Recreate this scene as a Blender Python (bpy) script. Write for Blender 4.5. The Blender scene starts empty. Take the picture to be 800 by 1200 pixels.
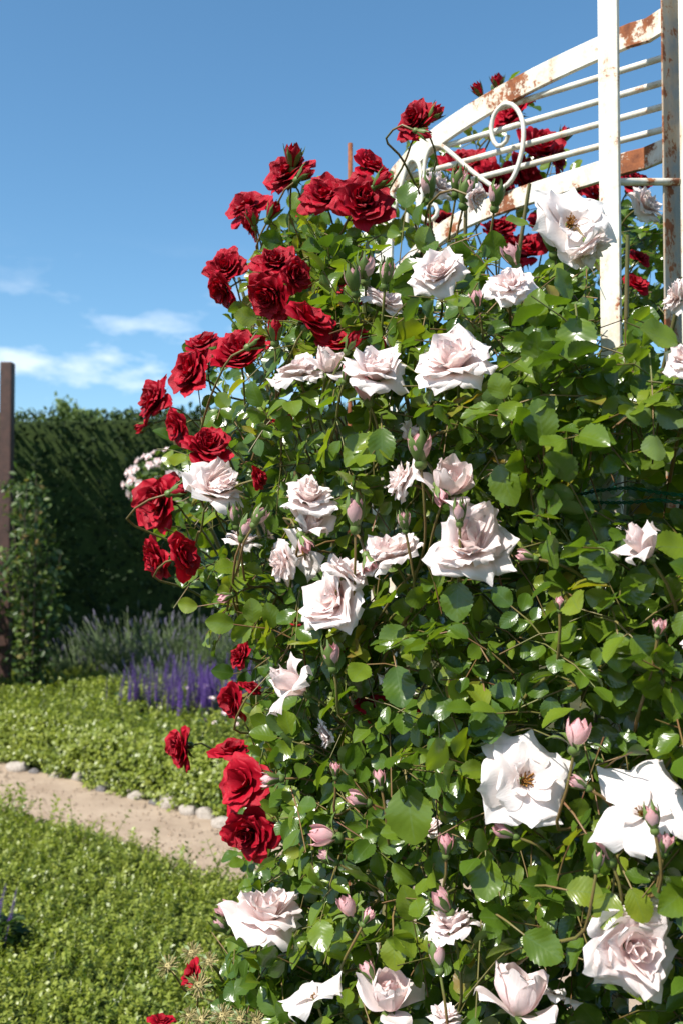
import bpy, math, random
import numpy as np
from mathutils import Vector, Matrix

random.seed(7); rng = np.random.default_rng(7)
sc = bpy.context.scene
COL = sc.collection
R = math.radians

# ------------------------------------------------------------------ camera, sky, sun, exposure
CAM_H, PITCH, FPX = 1.5, R(2.0), 1167.0
cam_d = bpy.data.cameras.new('camera'); cam = bpy.data.objects.new('camera', cam_d); COL.objects.link(cam)
cam.location = (0, 0, CAM_H); cam.rotation_euler = (R(90) + PITCH, 0, 0)
cam_d.sensor_fit = 'VERTICAL'; cam_d.sensor_height = 36.0; cam_d.lens = 35.0
cam_d.clip_start = 0.05; cam_d.clip_end = 3000
cam_d.dof.use_dof = True; cam_d.dof.focus_distance = 1.42; cam_d.dof.aperture_fstop = 7.0
sc.camera = cam

SUN_EL = R(49); SUN_DIR = Vector((-0.755, -0.655, 0)).normalized()
sun_v = Vector((SUN_DIR.x * math.cos(SUN_EL), SUN_DIR.y * math.cos(SUN_EL), math.sin(SUN_EL)))
sd = bpy.data.lights.new('sun', 'SUN'); sun = bpy.data.objects.new('sun', sd); COL.objects.link(sun)
sd.energy = 4.6; sd.angle = R(0.53); sd.color = (1.0, 0.955, 0.88)
sun.rotation_euler = sun_v.to_track_quat('Z', 'Y').to_euler(); sun.location = (-4, 0, 8)

w = bpy.data.worlds.new('World'); sc.world = w; w.use_nodes = True
nt = w.node_tree; nt.nodes.clear()
def wn(t, **k):
    n = nt.nodes.new(t)
    for a, b in k.items(): setattr(n, a, b)
    return n
out = wn('ShaderNodeOutputWorld'); bg = wn('ShaderNodeBackground'); bg.inputs['Strength'].default_value = 0.10
sky = wn('ShaderNodeTexSky', sky_type='NISHITA', sun_disc=False)
sky.sun_elevation = SUN_EL; sky.sun_rotation = math.atan2(SUN_DIR.x, SUN_DIR.y)
sky.altitude = 100; sky.air_density = 1.0; sky.dust_density = 0.9; sky.ozone_density = 5.0
tc = wn('ShaderNodeTexCoord'); sep = wn('ShaderNodeSeparateXYZ'); nt.links.new(tc.outputs['Generated'], sep.inputs[0])
# clouds: noise stretched along the horizon, kept to a low band of the sky all the way round
mp = wn('ShaderNodeMapping'); mp.inputs['Scale'].default_value = (1.0, 1.0, 2.7); mp.inputs['Location'].default_value = (0.31, 0.0, 0.0)
nt.links.new(tc.outputs['Generated'], mp.inputs[0])
nz = wn('ShaderNodeTexNoise'); nz.inputs['Scale'].default_value = 9.0; nz.inputs['Detail'].default_value = 7; nz.inputs['Roughness'].default_value = 0.55
nt.links.new(mp.outputs[0], nz.inputs['Vector'])
cr = wn('ShaderNodeMapRange'); cr.inputs['From Min'].default_value = 0.52; cr.inputs['From Max'].default_value = 0.68
nt.links.new(nz.outputs['Fac'], cr.inputs['Value'])
band = wn('ShaderNodeMapRange'); band.interpolation_type = 'SMOOTHSTEP'
band.inputs['From Min'].default_value = 0.30; band.inputs['From Max'].default_value = 0.16
nt.links.new(sep.outputs['Z'], band.inputs['Value'])
mul = wn('ShaderNodeMath', operation='MULTIPLY'); nt.links.new(cr.outputs[0], mul.inputs[0]); nt.links.new(band.outputs[0], mul.inputs[1])
mul2 = wn('ShaderNodeMath', operation='MULTIPLY'); nt.links.new(mul.outputs[0], mul2.inputs[0]); mul2.inputs[1].default_value = 0.55
mix = wn('ShaderNodeMix', data_type='RGBA'); nt.links.new(mul2.outputs[0], mix.inputs['Factor'])
hs = wn('ShaderNodeHueSaturation'); hs.inputs['Saturation'].default_value = 1.10; hs.inputs['Hue'].default_value = 0.488; nt.links.new(sky.outputs[0], hs.inputs['Color'])
nt.links.new(hs.outputs[0], mix.inputs['A']); mix.inputs['B'].default_value = (7.6, 7.9, 8.2, 1)
nt.links.new(mix.outputs['Result'], bg.inputs['Color']); nt.links.new(bg.outputs[0], out.inputs[0])

sc.view_settings.view_transform = 'Standard'; sc.view_settings.look = 'None'
sc.view_settings.exposure = 0.90; sc.view_settings.gamma = 1.0
sc.cycles.max_bounces = 14; sc.cycles.diffuse_bounces = 10; sc.cycles.transmission_bounces = 14; sc.cycles.transparent_max_bounces = 4; sc.cycles.use_denoising = True

# ------------------------------------------------------------------ helpers
def ray(x, y):
    """direction (per unit of world Y) of a pixel of the 800x1200 photograph"""
    cx, cy = (x - 400) / FPX, (600 - y) / FPX
    Y = math.cos(PITCH) - cy * math.sin(PITCH); Z = math.sin(PITCH) + cy * math.cos(PITCH)
    return cx / Y, Z / Y
def P(x, y, depth):
    a, b = ray(x, y); return np.array((a * depth, depth, CAM_H + b * depth))
def project(p):
    p = np.asarray(p, float); d = p - np.array((0, 0, CAM_H))
    c, s = math.cos(PITCH), math.sin(PITCH)
    zc = d[..., 1] * c + d[..., 2] * s; yc = -d[..., 1] * s + d[..., 2] * c
    zc = np.maximum(zc, 1e-3)
    return 400 + FPX * d[..., 0] / zc, 600 - FPX * yc / zc, zc
def nrm(v):
    v = np.asarray(v, float); return v / (np.linalg.norm(v, axis=-1, keepdims=True) + 1e-12)

def raw_mesh(name, V, F, mat, smooth=True, **attrs):
    me = bpy.data.meshes.new(name)
    V = np.asarray(V, np.float32); F = np.asarray(F, np.int32)
    nv, nf, k = len(V), len(F), F.shape[1]
    me.vertices.add(nv); me.vertices.foreach_set('co', V.ravel())
    me.loops.add(nf * k); me.loops.foreach_set('vertex_index', F.ravel())
    me.polygons.add(nf); me.polygons.foreach_set('loop_start', np.arange(0, nf * k, k, dtype=np.int32))
    me.update(calc_edges=True)
    me.polygons.foreach_set('use_smooth', np.full(nf, bool(smooth)))
    for a, v in attrs.items():
        v = np.asarray(v, np.float32)
        if v.ndim == 1:
            at = me.attributes.new(a, 'FLOAT', 'POINT'); at.data.foreach_set('value', v)
        else:
            at = me.attributes.new(a, 'FLOAT_VECTOR', 'POINT'); at.data.foreach_set('vector', v.ravel())
    if mat: me.materials.append(mat)
    return me
def link(name, me, parent=None, **props):
    o = bpy.data.objects.new(name, me); COL.objects.link(o); o.parent = parent
    for k, v in props.items(): o[k] = v
    return o
class Acc:
    """collects quads with attributes into ONE mesh"""
    def __init__(self): self.V, self.F, self.T, self.U, self.n = [], [], [], [], 0
    def add(self, V, F, tint=0.5, uv=None):
        V = np.asarray(V, np.float32)
        self.V.append(V); self.F.append(np.asarray(F, np.int32) + self.n)
        self.T.append(np.broadcast_to(np.asarray(tint, np.float32), (len(V),)))
        self.U.append(np.zeros((len(V), 3), np.float32) if uv is None else np.asarray(uv, np.float32)); self.n += len(V)
    def scatter(self, tpl, M, t, tint):
        """tpl=(V,F,UV); M (n,3,3) columns = axes; t (n,3); tint (n,)"""
        V, F, U = tpl; n, k = len(t), len(V)
        if n == 0: return
        W = np.einsum('nij,kj->nki', M, V) + t[:, None, :]
        FF = F[None] + (np.arange(n) * k)[:, None, None]
        self.add(W.reshape(-1, 3), FF.reshape(-1, 4), np.repeat(tint, k), np.tile(U, (n, 1)))
    def mesh(self, name, mat, smooth=True):
        return raw_mesh(name, np.concatenate(self.V), np.concatenate(self.F), mat, smooth,
                        tint=np.concatenate(self.T), luv=np.concatenate(self.U))
def grid_faces(r, c):
    i = np.arange((r - 1) * (c - 1)); a = (i // (c - 1)) * c + i % (c - 1)
    return np.stack([a, a + 1, a + c + 1, a + c], 1).astype(np.int32)
def tube(pts, rad, n=6):
    pts = np.asarray(pts, float); m = len(pts); rad = np.broadcast_to(np.asarray(rad, float), (m,))
    T = nrm(np.gradient(pts, axis=0)); up = np.array((0.13, 0.2, 0.97)); N = nrm(np.cross(T[0], up)); V = []
    for i in range(m):
        N = nrm(N - T[i] * np.dot(N, T[i])); B = np.cross(T[i], N)
        a = np.arange(n) * 2 * math.pi / n
        V.append(pts[i] + rad[i] * (np.cos(a)[:, None] * N + np.sin(a)[:, None] * B))
    V = np.concatenate(V); F = []
    for i in range(m - 1):
        for j in range(n):
            F.append((i * n + j, i * n + (j + 1) % n, (i + 1) * n + (j + 1) % n, (i + 1) * n + j))
    b, t = len(V), len(V) + 1
    V = np.concatenate([V, pts[:1], pts[-1:]])
    for j in range(0, n):
        F.append((b, b, (j + 1) % n, j)); F.append((t, t, (m - 1) * n + j, (m - 1) * n + (j + 1) % n))
    F = [f for f in F if len(set(f)) == 4]          # keep the tube open ended: the ends are buried or tiny
    return V[:-2], np.array(F, np.int32)
def capped(V, F, n, m):
    """close the ends of a tube with quad fans"""
    V = list(V); F = list(map(tuple, F))
    for base in (0, (m - 1) * n):
        ring = list(range(base, base + n)); k = 0
        while k < n - 2:
            a = (ring[0], ring[k + 1], ring[min(k + 2, n - 1)], ring[min(k + 3, n - 1)])
            if len(set(a)) == 4: F.append(a)
            k += 2
    return np.array(V), np.array(F, np.int32)
def spline(pts, n):
    pts = np.asarray(pts, float); d = np.r_[0, np.cumsum(np.linalg.norm(np.diff(pts, axis=0), axis=1))]
    # Catmull-Rom over arc length
    out = []; m = len(pts)
    for s in np.linspace(0, d[-1], n):
        i = min(max(np.searchsorted(d, s, 'right') - 1, 0), m - 2); t = (s - d[i]) / max(d[i + 1] - d[i], 1e-9)
        p0, p1, p2, p3 = pts[max(i - 1, 0)], pts[i], pts[i + 1], pts[min(i + 2, m - 1)]
        out.append(0.5 * (2 * p1 + (p2 - p0) * t + (2 * p0 - 5 * p1 + 4 * p2 - p3) * t * t + (3 * p1 - p0 - 3 * p2 + p3) * t ** 3))
    return np.array(out)
def box_between(a, b, width_dir, w_, thick_dir, t_):
    a, b = np.asarray(a, float), np.asarray(b, float); wd, td = nrm(width_dir) * w_ / 2, nrm(thick_dir) * t_ / 2
    V = [p + i * wd + j * td for p in (a, b) for i, j in ((-1, -1), (1, -1), (1, 1), (-1, 1))]
    F = [(0, 1, 2, 3), (7, 6, 5, 4)] + [(k, 4 + k, 4 + (k + 1) % 4, (k + 1) % 4) for k in range(4)]
    return np.array(V), np.array(F, np.int32)
def fix_normals(me):
    import bmesh
    bm = bmesh.new(); bm.from_mesh(me); bmesh.ops.recalc_face_normals(bm, faces=bm.faces); bm.to_mesh(me); bm.free()
def bevel(o, wd, seg=2):
    m = o.modifiers.new('bevel', 'BEVEL'); m.width = wd; m.segments = seg; m.limit_method = 'ANGLE'
def bumpy(x, y, seed=0.0):
    x, y = np.asarray(x, float), np.asarray(y, float)
    return (np.sin(2.1 * x + 1.3 * y + seed) + np.sin(-1.7 * x + 2.9 * y + 2 * seed) + 0.6 * np.sin(5.3 * x + 1.1 * seed) * np.sin(4.7 * y + seed)) / 2.6

# ------------------------------------------------------------------ materials
def M(name):
    m = bpy.data.materials.new(name); m.use_nodes = True; m.node_tree.nodes.clear(); return m, m.node_tree
def N(t, ty, ins=None, **k):
    n = t.nodes.new(ty)
    for a, b in k.items(): setattr(n, a, b)
    for a, b in (ins or {}).items(): n.inputs[a].default_value = b
    return n
def ramp(t, fac, stops, interp='LINEAR'):
    r = t.nodes.new('ShaderNodeValToRGB'); r.color_ramp.interpolation = interp
    e = r.color_ramp.elements
    while len(e) < len(stops): e.new(0.5)
    for k, (p, c) in enumerate(stops): e[k].position = p; e[k].color = (*c, 1)
    t.links.new(fac, r.inputs[0]); return r
def leaf_mat(name, stops, rough=0.3, spec=0.5, transl=0.35, tcol=(1.5, 1.7, 0.6), veins=False, nscale=30, coat=0.0):
    m, t = M(name); L = t.links.new
    at = N(t, 'ShaderNodeAttribute', attribute_name='tint')
    no = N(t, 'ShaderNodeTexNoise', {'Scale': nscale, 'Detail': 3})
    geo = N(t, 'ShaderNodeNewGeometry'); L(geo.outputs['Position'], no.inputs['Vector'])
    ad = N(t, 'ShaderNodeMath', {1: 0.22}, operation='MULTIPLY_ADD'); L(no.outputs['Fac'], ad.inputs[0])
    ad.inputs[2].default_value = -0.11
    s = N(t, 'ShaderNodeMath', operation='ADD'); L(ad.outputs[0], s.inputs[0]); L(at.outputs['Fac'], s.inputs[1])
    r = ramp(t, s.outputs[0], stops)
    col = r.outputs[0]
    back = N(t, 'ShaderNodeMix', data_type='RGBA'); back.inputs['B'].default_value = (0.13, 0.19, 0.085, 1)
    bf = N(t, 'ShaderNodeMath', {1: 0.55}, operation='MULTIPLY'); L(geo.outputs['Backfacing'], bf.inputs[0]); L(bf.outputs[0], back.inputs['Factor']); L(col, back.inputs['A'])
    p = N(t, 'ShaderNodeBsdfPrincipled', {'Roughness': rough, 'Specular IOR Level': spec, 'Coat Weight': coat, 'Coat Roughness': 0.2})
    L(back.outputs['Result'], p.inputs['Base Color'])
    tr = N(t, 'ShaderNodeBsdfTranslucent'); tm = N(t, 'ShaderNodeMix', data_type='RGBA', blend_type='MULTIPLY'); tm.inputs['Factor'].default_value = 1
    tm.inputs['B'].default_value = (*tcol, 1); L(col, tm.inputs['A']); L(tm.outputs['Result'], tr.inputs['Color'])
    if veins:
        uv = N(t, 'ShaderNodeAttribute', attribute_name='luv'); sp = N(t, 'ShaderNodeSeparateXYZ'); L(uv.outputs['Vector'], sp.inputs[0])
        ab = N(t, 'ShaderNodeMath', operation='ABSOLUTE'); L(sp.outputs['X'], ab.inputs[0])
        k1 = N(t, 'ShaderNodeMath', {1: -0.32}, operation='MULTIPLY_ADD'); L(ab.outputs[0], k1.inputs[0]); L(sp.outputs['Y'], k1.inputs[2])
        k2 = N(t, 'ShaderNodeMath', {1: 44.0}, operation='MULTIPLY'); L(k1.outputs[0], k2.inputs[0])
        si = N(t, 'ShaderNodeMath', operation='SINE'); L(k2.outputs[0], si.inputs[0])
        hn = N(t, 'ShaderNodeMath', {1: 0.6}, operation='MULTIPLY_ADD'); L(no.outputs['Fac'], hn.inputs[0]); L(si.outputs[0], hn.inputs[2])
        b = N(t, 'ShaderNodeBump', {'Strength': 0.08, 'Distance': 0.0008}); L(hn.outputs[0], b.inputs['Height']); L(b.outputs[0], p.inputs['Normal'])
        mr = N(t, 'ShaderNodeMapRange', {'From Min': 0.0, 'From Max': 0.07, 'To Min': 1.0, 'To Max': 0.0}); L(ab.outputs[0], mr.inputs['Value'])
        mv = N(t, 'ShaderNodeMix', data_type='RGBA'); mv.inputs['B'].default_value = (0.13, 0.20, 0.06, 1)
        mf = N(t, 'ShaderNodeMath', {1: 0.5}, operation='MULTIPLY'); L(mr.outputs[0], mf.inputs[0]); L(mf.outputs[0], mv.inputs['Factor'])
        L(back.outputs['Result'], mv.inputs['A']); L(mv.outputs['Result'], p.inputs['Base Color'])
    mx = N(t, 'ShaderNodeMixShader', {0: transl}); L(p.outputs[0], mx.inputs[1]); L(tr.outputs[0], mx.inputs[2])
    o = N(t, 'ShaderNodeOutputMaterial'); L(mx.outputs[0], o.inputs[0]); return m
G = lambda *c: c
m_leaf = leaf_mat('rose_leaf', [(0.0, (0.028, 0.062, 0.009)), (0.4, (0.076, 0.140, 0.014)), (0.75, (0.155, 0.220, 0.019)), (0.92, (0.21, 0.245, 0.025)), (1.0, (0.20, 0.14, 0.03))], 0.25, 0.7, 0.42, (1.7, 1.6, 0.4), True)
m_hedge = leaf_mat('hedge_leaf', [(0.0, (0.006, 0.013, 0.004)), (0.6, (0.012, 0.026, 0.006)), (1.0, (0.06, 0.09, 0.02))], 0.65, 0.12, 0.10)
m_cover = leaf_mat('cover_leaf', [(0.0, (0.05, 0.085, 0.012)), (0.5, (0.165, 0.21, 0.025)), (1.0, (0.29, 0.32, 0.05))], 0.40, 0.5, 0.32, (1.5, 1.6, 0.5))
m_shrub = leaf_mat('shrub_leaf', [(0.0, (0.02, 0.045, 0.01)), (0.6, (0.06, 0.10, 0.018)), (0.85, (0.12, 0.15, 0.03)), (1.0, (0.20, 0.11, 0.05))], 0.4, 0.4, 0.3)
m_lav = leaf_mat('lavender_leaf', [(0.0, (0.055, 0.09, 0.028)), (0.6, (0.115, 0.16, 0.06)), (1.0, (0.18, 0.22, 0.11))], 0.6, 0.3, 0.2)
m_tree = leaf_mat('tree_leaf', [(0.0, (0.09, 0.13, 0.05)), (1.0, (0.20, 0.25, 0.10))], 0.5, 0.3, 0.3)

def petal_mat(name, a, b, c, rough, transl, tmul, sheen=0.0, wr=0.1):
    m, t = M(name); L = t.links.new
    at = N(t, 'ShaderNodeAttribute', attribute_name='tint'); geo = N(t, 'ShaderNodeNewGeometry')
    uv = N(t, 'ShaderNodeAttribute', attribute_name='luv')
    mp = N(t, 'ShaderNodeMapping'); mp.inputs['Scale'].default_value = (7, 1.6, 5); L(uv.outputs['Vector'], mp.inputs[0])
    no = N(t, 'ShaderNodeTexNoise', {'Scale': 3.0, 'Detail': 4, 'Roughness': 0.6}); L(mp.outputs[0], no.inputs['Vector'])
    f = N(t, 'ShaderNodeMath', {1: 0.30}, operation='MULTIPLY_ADD'); L(no.outputs['Fac'], f.inputs[0]); f.inputs[2].default_value = -0.15
    s = N(t, 'ShaderNodeMath', operation='ADD', use_clamp=True); L(f.outputs[0], s.inputs[0]); L(at.outputs['Fac'], s.inputs[1])
    oi = N(t, 'ShaderNodeObjectInfo'); ov = N(t, 'ShaderNodeMath', {1: wr, 2: -wr / 2}, operation='MULTIPLY_ADD'); L(oi.outputs['Random'], ov.inputs[0])
    s2 = N(t, 'ShaderNodeMath', operation='ADD', use_clamp=True); L(s.outputs[0], s2.inputs[0]); L(ov.outputs[0], s2.inputs[1])
    r = ramp(t, s2.outputs[0], [(0.0, a), (0.5, b), (1.0, c)])
    p = N(t, 'ShaderNodeBsdfPrincipled', {'Roughness': rough, 'Specular IOR Level': 0.25, 'Sheen Weight': sheen, 'Sheen Roughness': 0.4})
    p.inputs['Sheen Tint'].default_value = (*b, 1)
    L(r.outputs[0], p.inputs['Base Color'])
    bp = N(t, 'ShaderNodeBump', {'Strength': 0.4, 'Distance': 0.004}); L(no.outputs['Fac'], bp.inputs['Height']); L(bp.outputs[0], p.inputs['Normal'])
    tr = N(t, 'ShaderNodeBsdfTranslucent'); tm = N(t, 'ShaderNodeMix', data_type='RGBA', blend_type='MULTIPLY'); tm.inputs['Factor'].default_value = 1
    tm.inputs['B'].default_value = (*tmul, 1); L(r.outputs[0], tm.inputs['A']); L(tm.outputs['Result'], tr.inputs['Color'])
    mx = N(t, 'ShaderNodeMixShader', {0: transl}); L(p.outputs[0], mx.inputs[1]); L(tr.outputs[0], mx.inputs[2])
    o = N(t, 'ShaderNodeOutputMaterial'); L(mx.outputs[0], o.inputs[0]); return m
m_pale = petal_mat('pale_petal', (0.87, 0.825, 0.805), (0.89, 0.72, 0.70), (0.78, 0.28, 0.33), 0.6, 0.37, (1.0, 0.97, 0.95))
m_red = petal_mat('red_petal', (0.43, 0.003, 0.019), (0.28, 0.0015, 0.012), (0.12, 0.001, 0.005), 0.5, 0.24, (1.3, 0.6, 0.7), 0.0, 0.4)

def plain(name, c1, c2, scale, rough=0.6, bump=0.0, bscale=None, spec=0.4, detail=5, stretch=None, obj=False):
    m, t = M(name); L = t.links.new
    src = N(t, 'ShaderNodeTexCoord').outputs['Object'] if obj else N(t, 'ShaderNodeNewGeometry').outputs['Position']
    if stretch:
        mp = N(t, 'ShaderNodeMapping'); mp.inputs['Scale'].default_value = stretch; L(src, mp.inputs[0]); src = mp.outputs[0]
    no = N(t, 'ShaderNodeTexNoise', {'Scale': scale, 'Detail': detail, 'Roughness': 0.65}); L(src, no.inputs['Vector'])
    r = ramp(t, no.outputs['Fac'], [(0.3, c1), (0.7, c2)])
    p = N(t, 'ShaderNodeBsdfPrincipled', {'Roughness': rough, 'Specular IOR Level': spec}); L(r.outputs[0], p.inputs['Base Color'])
    if bump:
        n2 = N(t, 'ShaderNodeTexNoise', {'Scale': bscale or scale * 3, 'Detail': 6}); L(src, n2.inputs['Vector'])
        b = N(t, 'ShaderNodeBump', {'Strength': 0.6, 'Distance': bump}); L(n2.outputs['Fac'], b.inputs['Height']); L(b.outputs[0], p.inputs['Normal'])
    o = N(t, 'ShaderNodeOutputMaterial'); L(p.outputs[0], o.inputs[0]); return m
m_sepal = plain('sepal', (0.06, 0.11, 0.02), (0.12, 0.16, 0.04), 60, 0.5)
m_stalk = plain('stalk', (0.10, 0.14, 0.03), (0.17, 0.07, 0.035), 9, 0.45)
m_cane = plain('cane', (0.09, 0.11, 0.03), (0.17, 0.115, 0.06), 12, 0.55)
m_stamen = plain('stamen', (0.42, 0.20, 0.03), (0.22, 0.09, 0.02), 300, 0.7)
m_dry = plain('spent_stamen', (0.42, 0.36, 0.16), (0.22, 0.17, 0.07), 150, 0.8)
m_brownpost = plain('dark_brown_steel', (0.035, 0.018, 0.013), (0.075, 0.034, 0.024), 18, 0.6, 0.002, 60)
m_stone = plain('stone', (0.22, 0.185, 0.15), (0.48, 0.42, 0.36), 5, 0.8, 0.01, 25, obj=True)
m_stone_d = plain('dark_stone', (0.09, 0.085, 0.085), (0.2, 0.18, 0.17), 14, 0.8, 0.01, 25, obj=True)
m_path = plain('path_sand', (0.27, 0.20, 0.14), (0.40, 0.31, 0.225), 4, 0.9, 0.012, 120, 0.2, 9)
m_soil = plain('soil', (0.035, 0.04, 0.014), (0.07, 0.065, 0.028), 5, 0.95, 0.02, 40, 0.2)
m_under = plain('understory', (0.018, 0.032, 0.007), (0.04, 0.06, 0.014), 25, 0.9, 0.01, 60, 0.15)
m_grassg = plain('far_ground', (0.05, 0.075, 0.02), (0.09, 0.12, 0.035), 0.6, 0.9, 0.02, 20, 0.2)
m_bark = plain('bark', (0.06, 0.045, 0.03), (0.12, 0.09, 0.065), 20, 0.9, 0.01, 50)
m_violet = leaf_mat('violet_floret', [(0.0, (0.06, 0.025, 0.16)), (0.6, (0.12, 0.06, 0.25)), (1.0, (0.21, 0.12, 0.36))], 0.6, 0.3, 0.2, (1, 1, 1))
m_mauve = leaf_mat('mauve_floret', [(0.0, (0.08, 0.09, 0.07)), (0.6, (0.12, 0.12, 0.12)), (1.0, (0.19, 0.17, 0.24))], 0.7, 0.3, 0.2, (1, 1, 1))
m_wire = plain('green_twine', (0.005, 0.10, 0.06), (0.01, 0.17, 0.10), 90, 0.45)
def rust_paint(name='rusty_white_paint', p1=(0.68, 0.66, 0.60), p2=(0.52, 0.49, 0.41), lo=0.905):
    m, t = M(name); L = t.links.new
    pos = N(t, 'ShaderNodeNewGeometry')
    n1 = N(t, 'ShaderNodeTexNoise', {'Scale': 15.0, 'Detail': 12, 'Roughness': 0.74}); L(pos.outputs['Position'], n1.inputs['Vector'])
    n2 = N(t, 'ShaderNodeTexNoise', {'Scale': 55.0, 'Detail': 6, 'Roughness': 0.7}); L(pos.outputs['Position'], n2.inputs['Vector'])
    mp = N(t, 'ShaderNodeMapping'); mp.inputs['Scale'].default_value = (40, 40, 5); L(pos.outputs['Position'], mp.inputs[0])
    n3 = N(t, 'ShaderNodeTexNoise', {'Scale': 1.0, 'Detail': 5}); L(mp.outputs[0], n3.inputs['Vector'])
    at = N(t, 'ShaderNodeAttribute', attribute_name='tint')         # extra wear at joints and edges
    a = N(t, 'ShaderNodeMath', {1: 0.30}, operation='MULTIPLY_ADD'); L(n2.outputs['Fac'], a.inputs[0]); L(n1.outputs['Fac'], a.inputs[2])
    a2 = N(t, 'ShaderNodeMath', {1: 0.22}, operation='MULTIPLY_ADD'); L(n3.outputs['Fac'], a2.inputs[0]); L(a.outputs[0], a2.inputs[2])
    b = N(t, 'ShaderNodeMath', {1: 0.42}, operation='MULTIPLY_ADD'); L(at.outputs['Fac'], b.inputs[0]); L(a2.outputs[0], b.inputs[2])
    mask = N(t, 'ShaderNodeMapRange', {'From Min': lo, 'From Max': lo + .045}); L(b.outputs[0], mask.inputs['Value'])
    stain = N(t, 'ShaderNodeMapRange', {'From Min': lo - .12, 'From Max': lo + .04, 'To Max': 0.6}); L(b.outputs[0], stain.inputs['Value'])
    dirt = ramp(t, n3.outputs['Fac'], [(0.3, p1), (0.7, p2)])
    rust = ramp(t, n2.outputs['Fac'], [(0.3, (0.10, 0.03, 0.014)), (0.7, (0.30, 0.10, 0.035))])
    st = N(t, 'ShaderNodeMix', data_type='RGBA'); st.inputs['B'].default_value = (0.50, 0.32, 0.17, 1)
    L(stain.outputs[0], st.inputs['Factor']); L(dirt.outputs[0], st.inputs['A'])
    mx = N(t, 'ShaderNodeMix', data_type='RGBA'); L(mask.outputs[0], mx.inputs['Factor']); L(st.outputs['Result'], mx.inputs['A']); L(rust.outputs[0], mx.inputs['B'])
    p = N(t, 'ShaderNodeBsdfPrincipled', {'Specular IOR Level': 0.4}); L(mx.outputs['Result'], p.inputs['Base Color'])
    rr = N(t, 'ShaderNodeMapRange', {'To Min': 0.42, 'To Max': 0.9}); L(mask.outputs[0], rr.inputs['Value']); L(rr.outputs[0], p.inputs['Roughness'])
    bp = N(t, 'ShaderNodeBump', {'Strength': 0.4, 'Distance': 0.002}); L(b.outputs[0], bp.inputs['Height']); L(bp.outputs[0], p.inputs['Normal'])
    o = N(t, 'ShaderNodeOutputMaterial'); L(p.outputs[0], o.inputs[0]); return m
m_rust = rust_paint(lo=.895); m_rust_shade = rust_paint('shade_grey_paint', (0.30, 0.28, 0.24), (0.17, 0.15, 0.12), .86)  # second one: the side post's shade put into a darker paint colour

# ------------------------------------------------------------------ templates: leaves, shoots
def leaf_tpl(rows, cols, width, fold, droop, shape=0.62, point=0.12, wave=0.0, seed=0, tooth=0.0):
    """unit leaf along +Y, upper side +Z, width as a share of the length"""
    v = np.linspace(0, 1, rows); u = np.linspace(-1, 1, cols); r = np.random.default_rng(seed)
    a = 0.5 / shape
    prof = np.sin(math.pi * np.power(np.clip(v, 0, 1), a * 1.0)) ** 0.62
    prof = prof * (1 - point * v ** 6); prof[0] = 0.05; prof[-1] = 0.05
    prof[1:-1:2] *= 1 + tooth; prof[2:-1:2] *= 1 - tooth
    ph = r.uniform(0, 6)
    V, U = [], []
    for i in range(rows):
        for j in range(cols):
            x = u[j] * prof[i] * width / 2
            z = fold * abs(x) - droop * v[i] ** 2 + wave * math.sin(v[i] * 9 + ph + (2 if u[j] > 0 else 0)) * abs(u[j]) * prof[i]
            V.append((x, v[i], z)); U.append((u[j], v[i], 0))
    return np.array(V), grid_faces(rows, cols), np.array(U)
def rose_set(rows, tooth):
    return [leaf_tpl(rows, 5, 0.74, 0.34, 0.16, 0.50, 0.05, 0.03, 1, tooth), leaf_tpl(rows, 5, 0.84, 0.20, 0.10, 0.49, 0.0, 0.045, 2, tooth),
            leaf_tpl(rows, 5, 0.72, 0.50, 0.28, 0.49, 0.05, 0.03, 3, tooth), leaf_tpl(rows, 5, 0.80, 0.28, -0.10, 0.52, 0.0, 0.05, 4, tooth)]
ROSE = rose_set(6, 0); ROSE_FINE = rose_set(19, .05)
SMALL = leaf_tpl(4, 3, 0.56, 0.3, 0.1, 0.52)
FLAT = leaf_tpl(3, 2, 0.62, 0.0, 0.16, 0.5)
TINY = leaf_tpl(3, 3, 0.62, 0.3, 0.12, 0.5)

def frames(Yax, Zax):
    """(n,3,3) with columns X,Y,Z"""
    Y = nrm(Yax); Z = nrm(Zax - Y * np.sum(Zax * Y, -1, keepdims=True)); X = np.cross(Y, Z)
    return np.stack([X, Y, Z], -1)
def shoot_tpl(n_pairs, length, leaf, seed):
    """an upright sprig along +Z with opposite leaves, as one template"""
    r = np.random.default_rng(seed); acc = Acc()
    for k in range(n_pairs):
        h = length * (0.12 + 0.88 * (k + 0.5) / n_pairs); az = r.uniform(0, 6.3)
        for s in (0, math.pi):
            a = az + s + r.uniform(-.4, .4); el = r.uniform(0.2, 0.9)
            d = np.array([(math.cos(a) * math.cos(el), math.sin(a) * math.cos(el), math.sin(el))])
            up = np.array([(-math.cos(a) * .6, -math.sin(a) * .6, 1.0)])
            acc.scatter(FLAT, frames(d, up) * leaf * r.uniform(.7, 1.15), np.array([(0, 0, h)]), np.array([0.5 + 0.35 * (k / n_pairs - .5)]))
    V, F = tube([(0, 0, 0), (0.003, 0, length * .5), (0, 0.003, length)], [0.0018, 0.0014, 0.0008], 3); acc.add(V, F, 0.45)
    return np.concatenate(acc.V), np.concatenate(acc.F), np.concatenate(acc.U), np.concatenate(acc.T)
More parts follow.
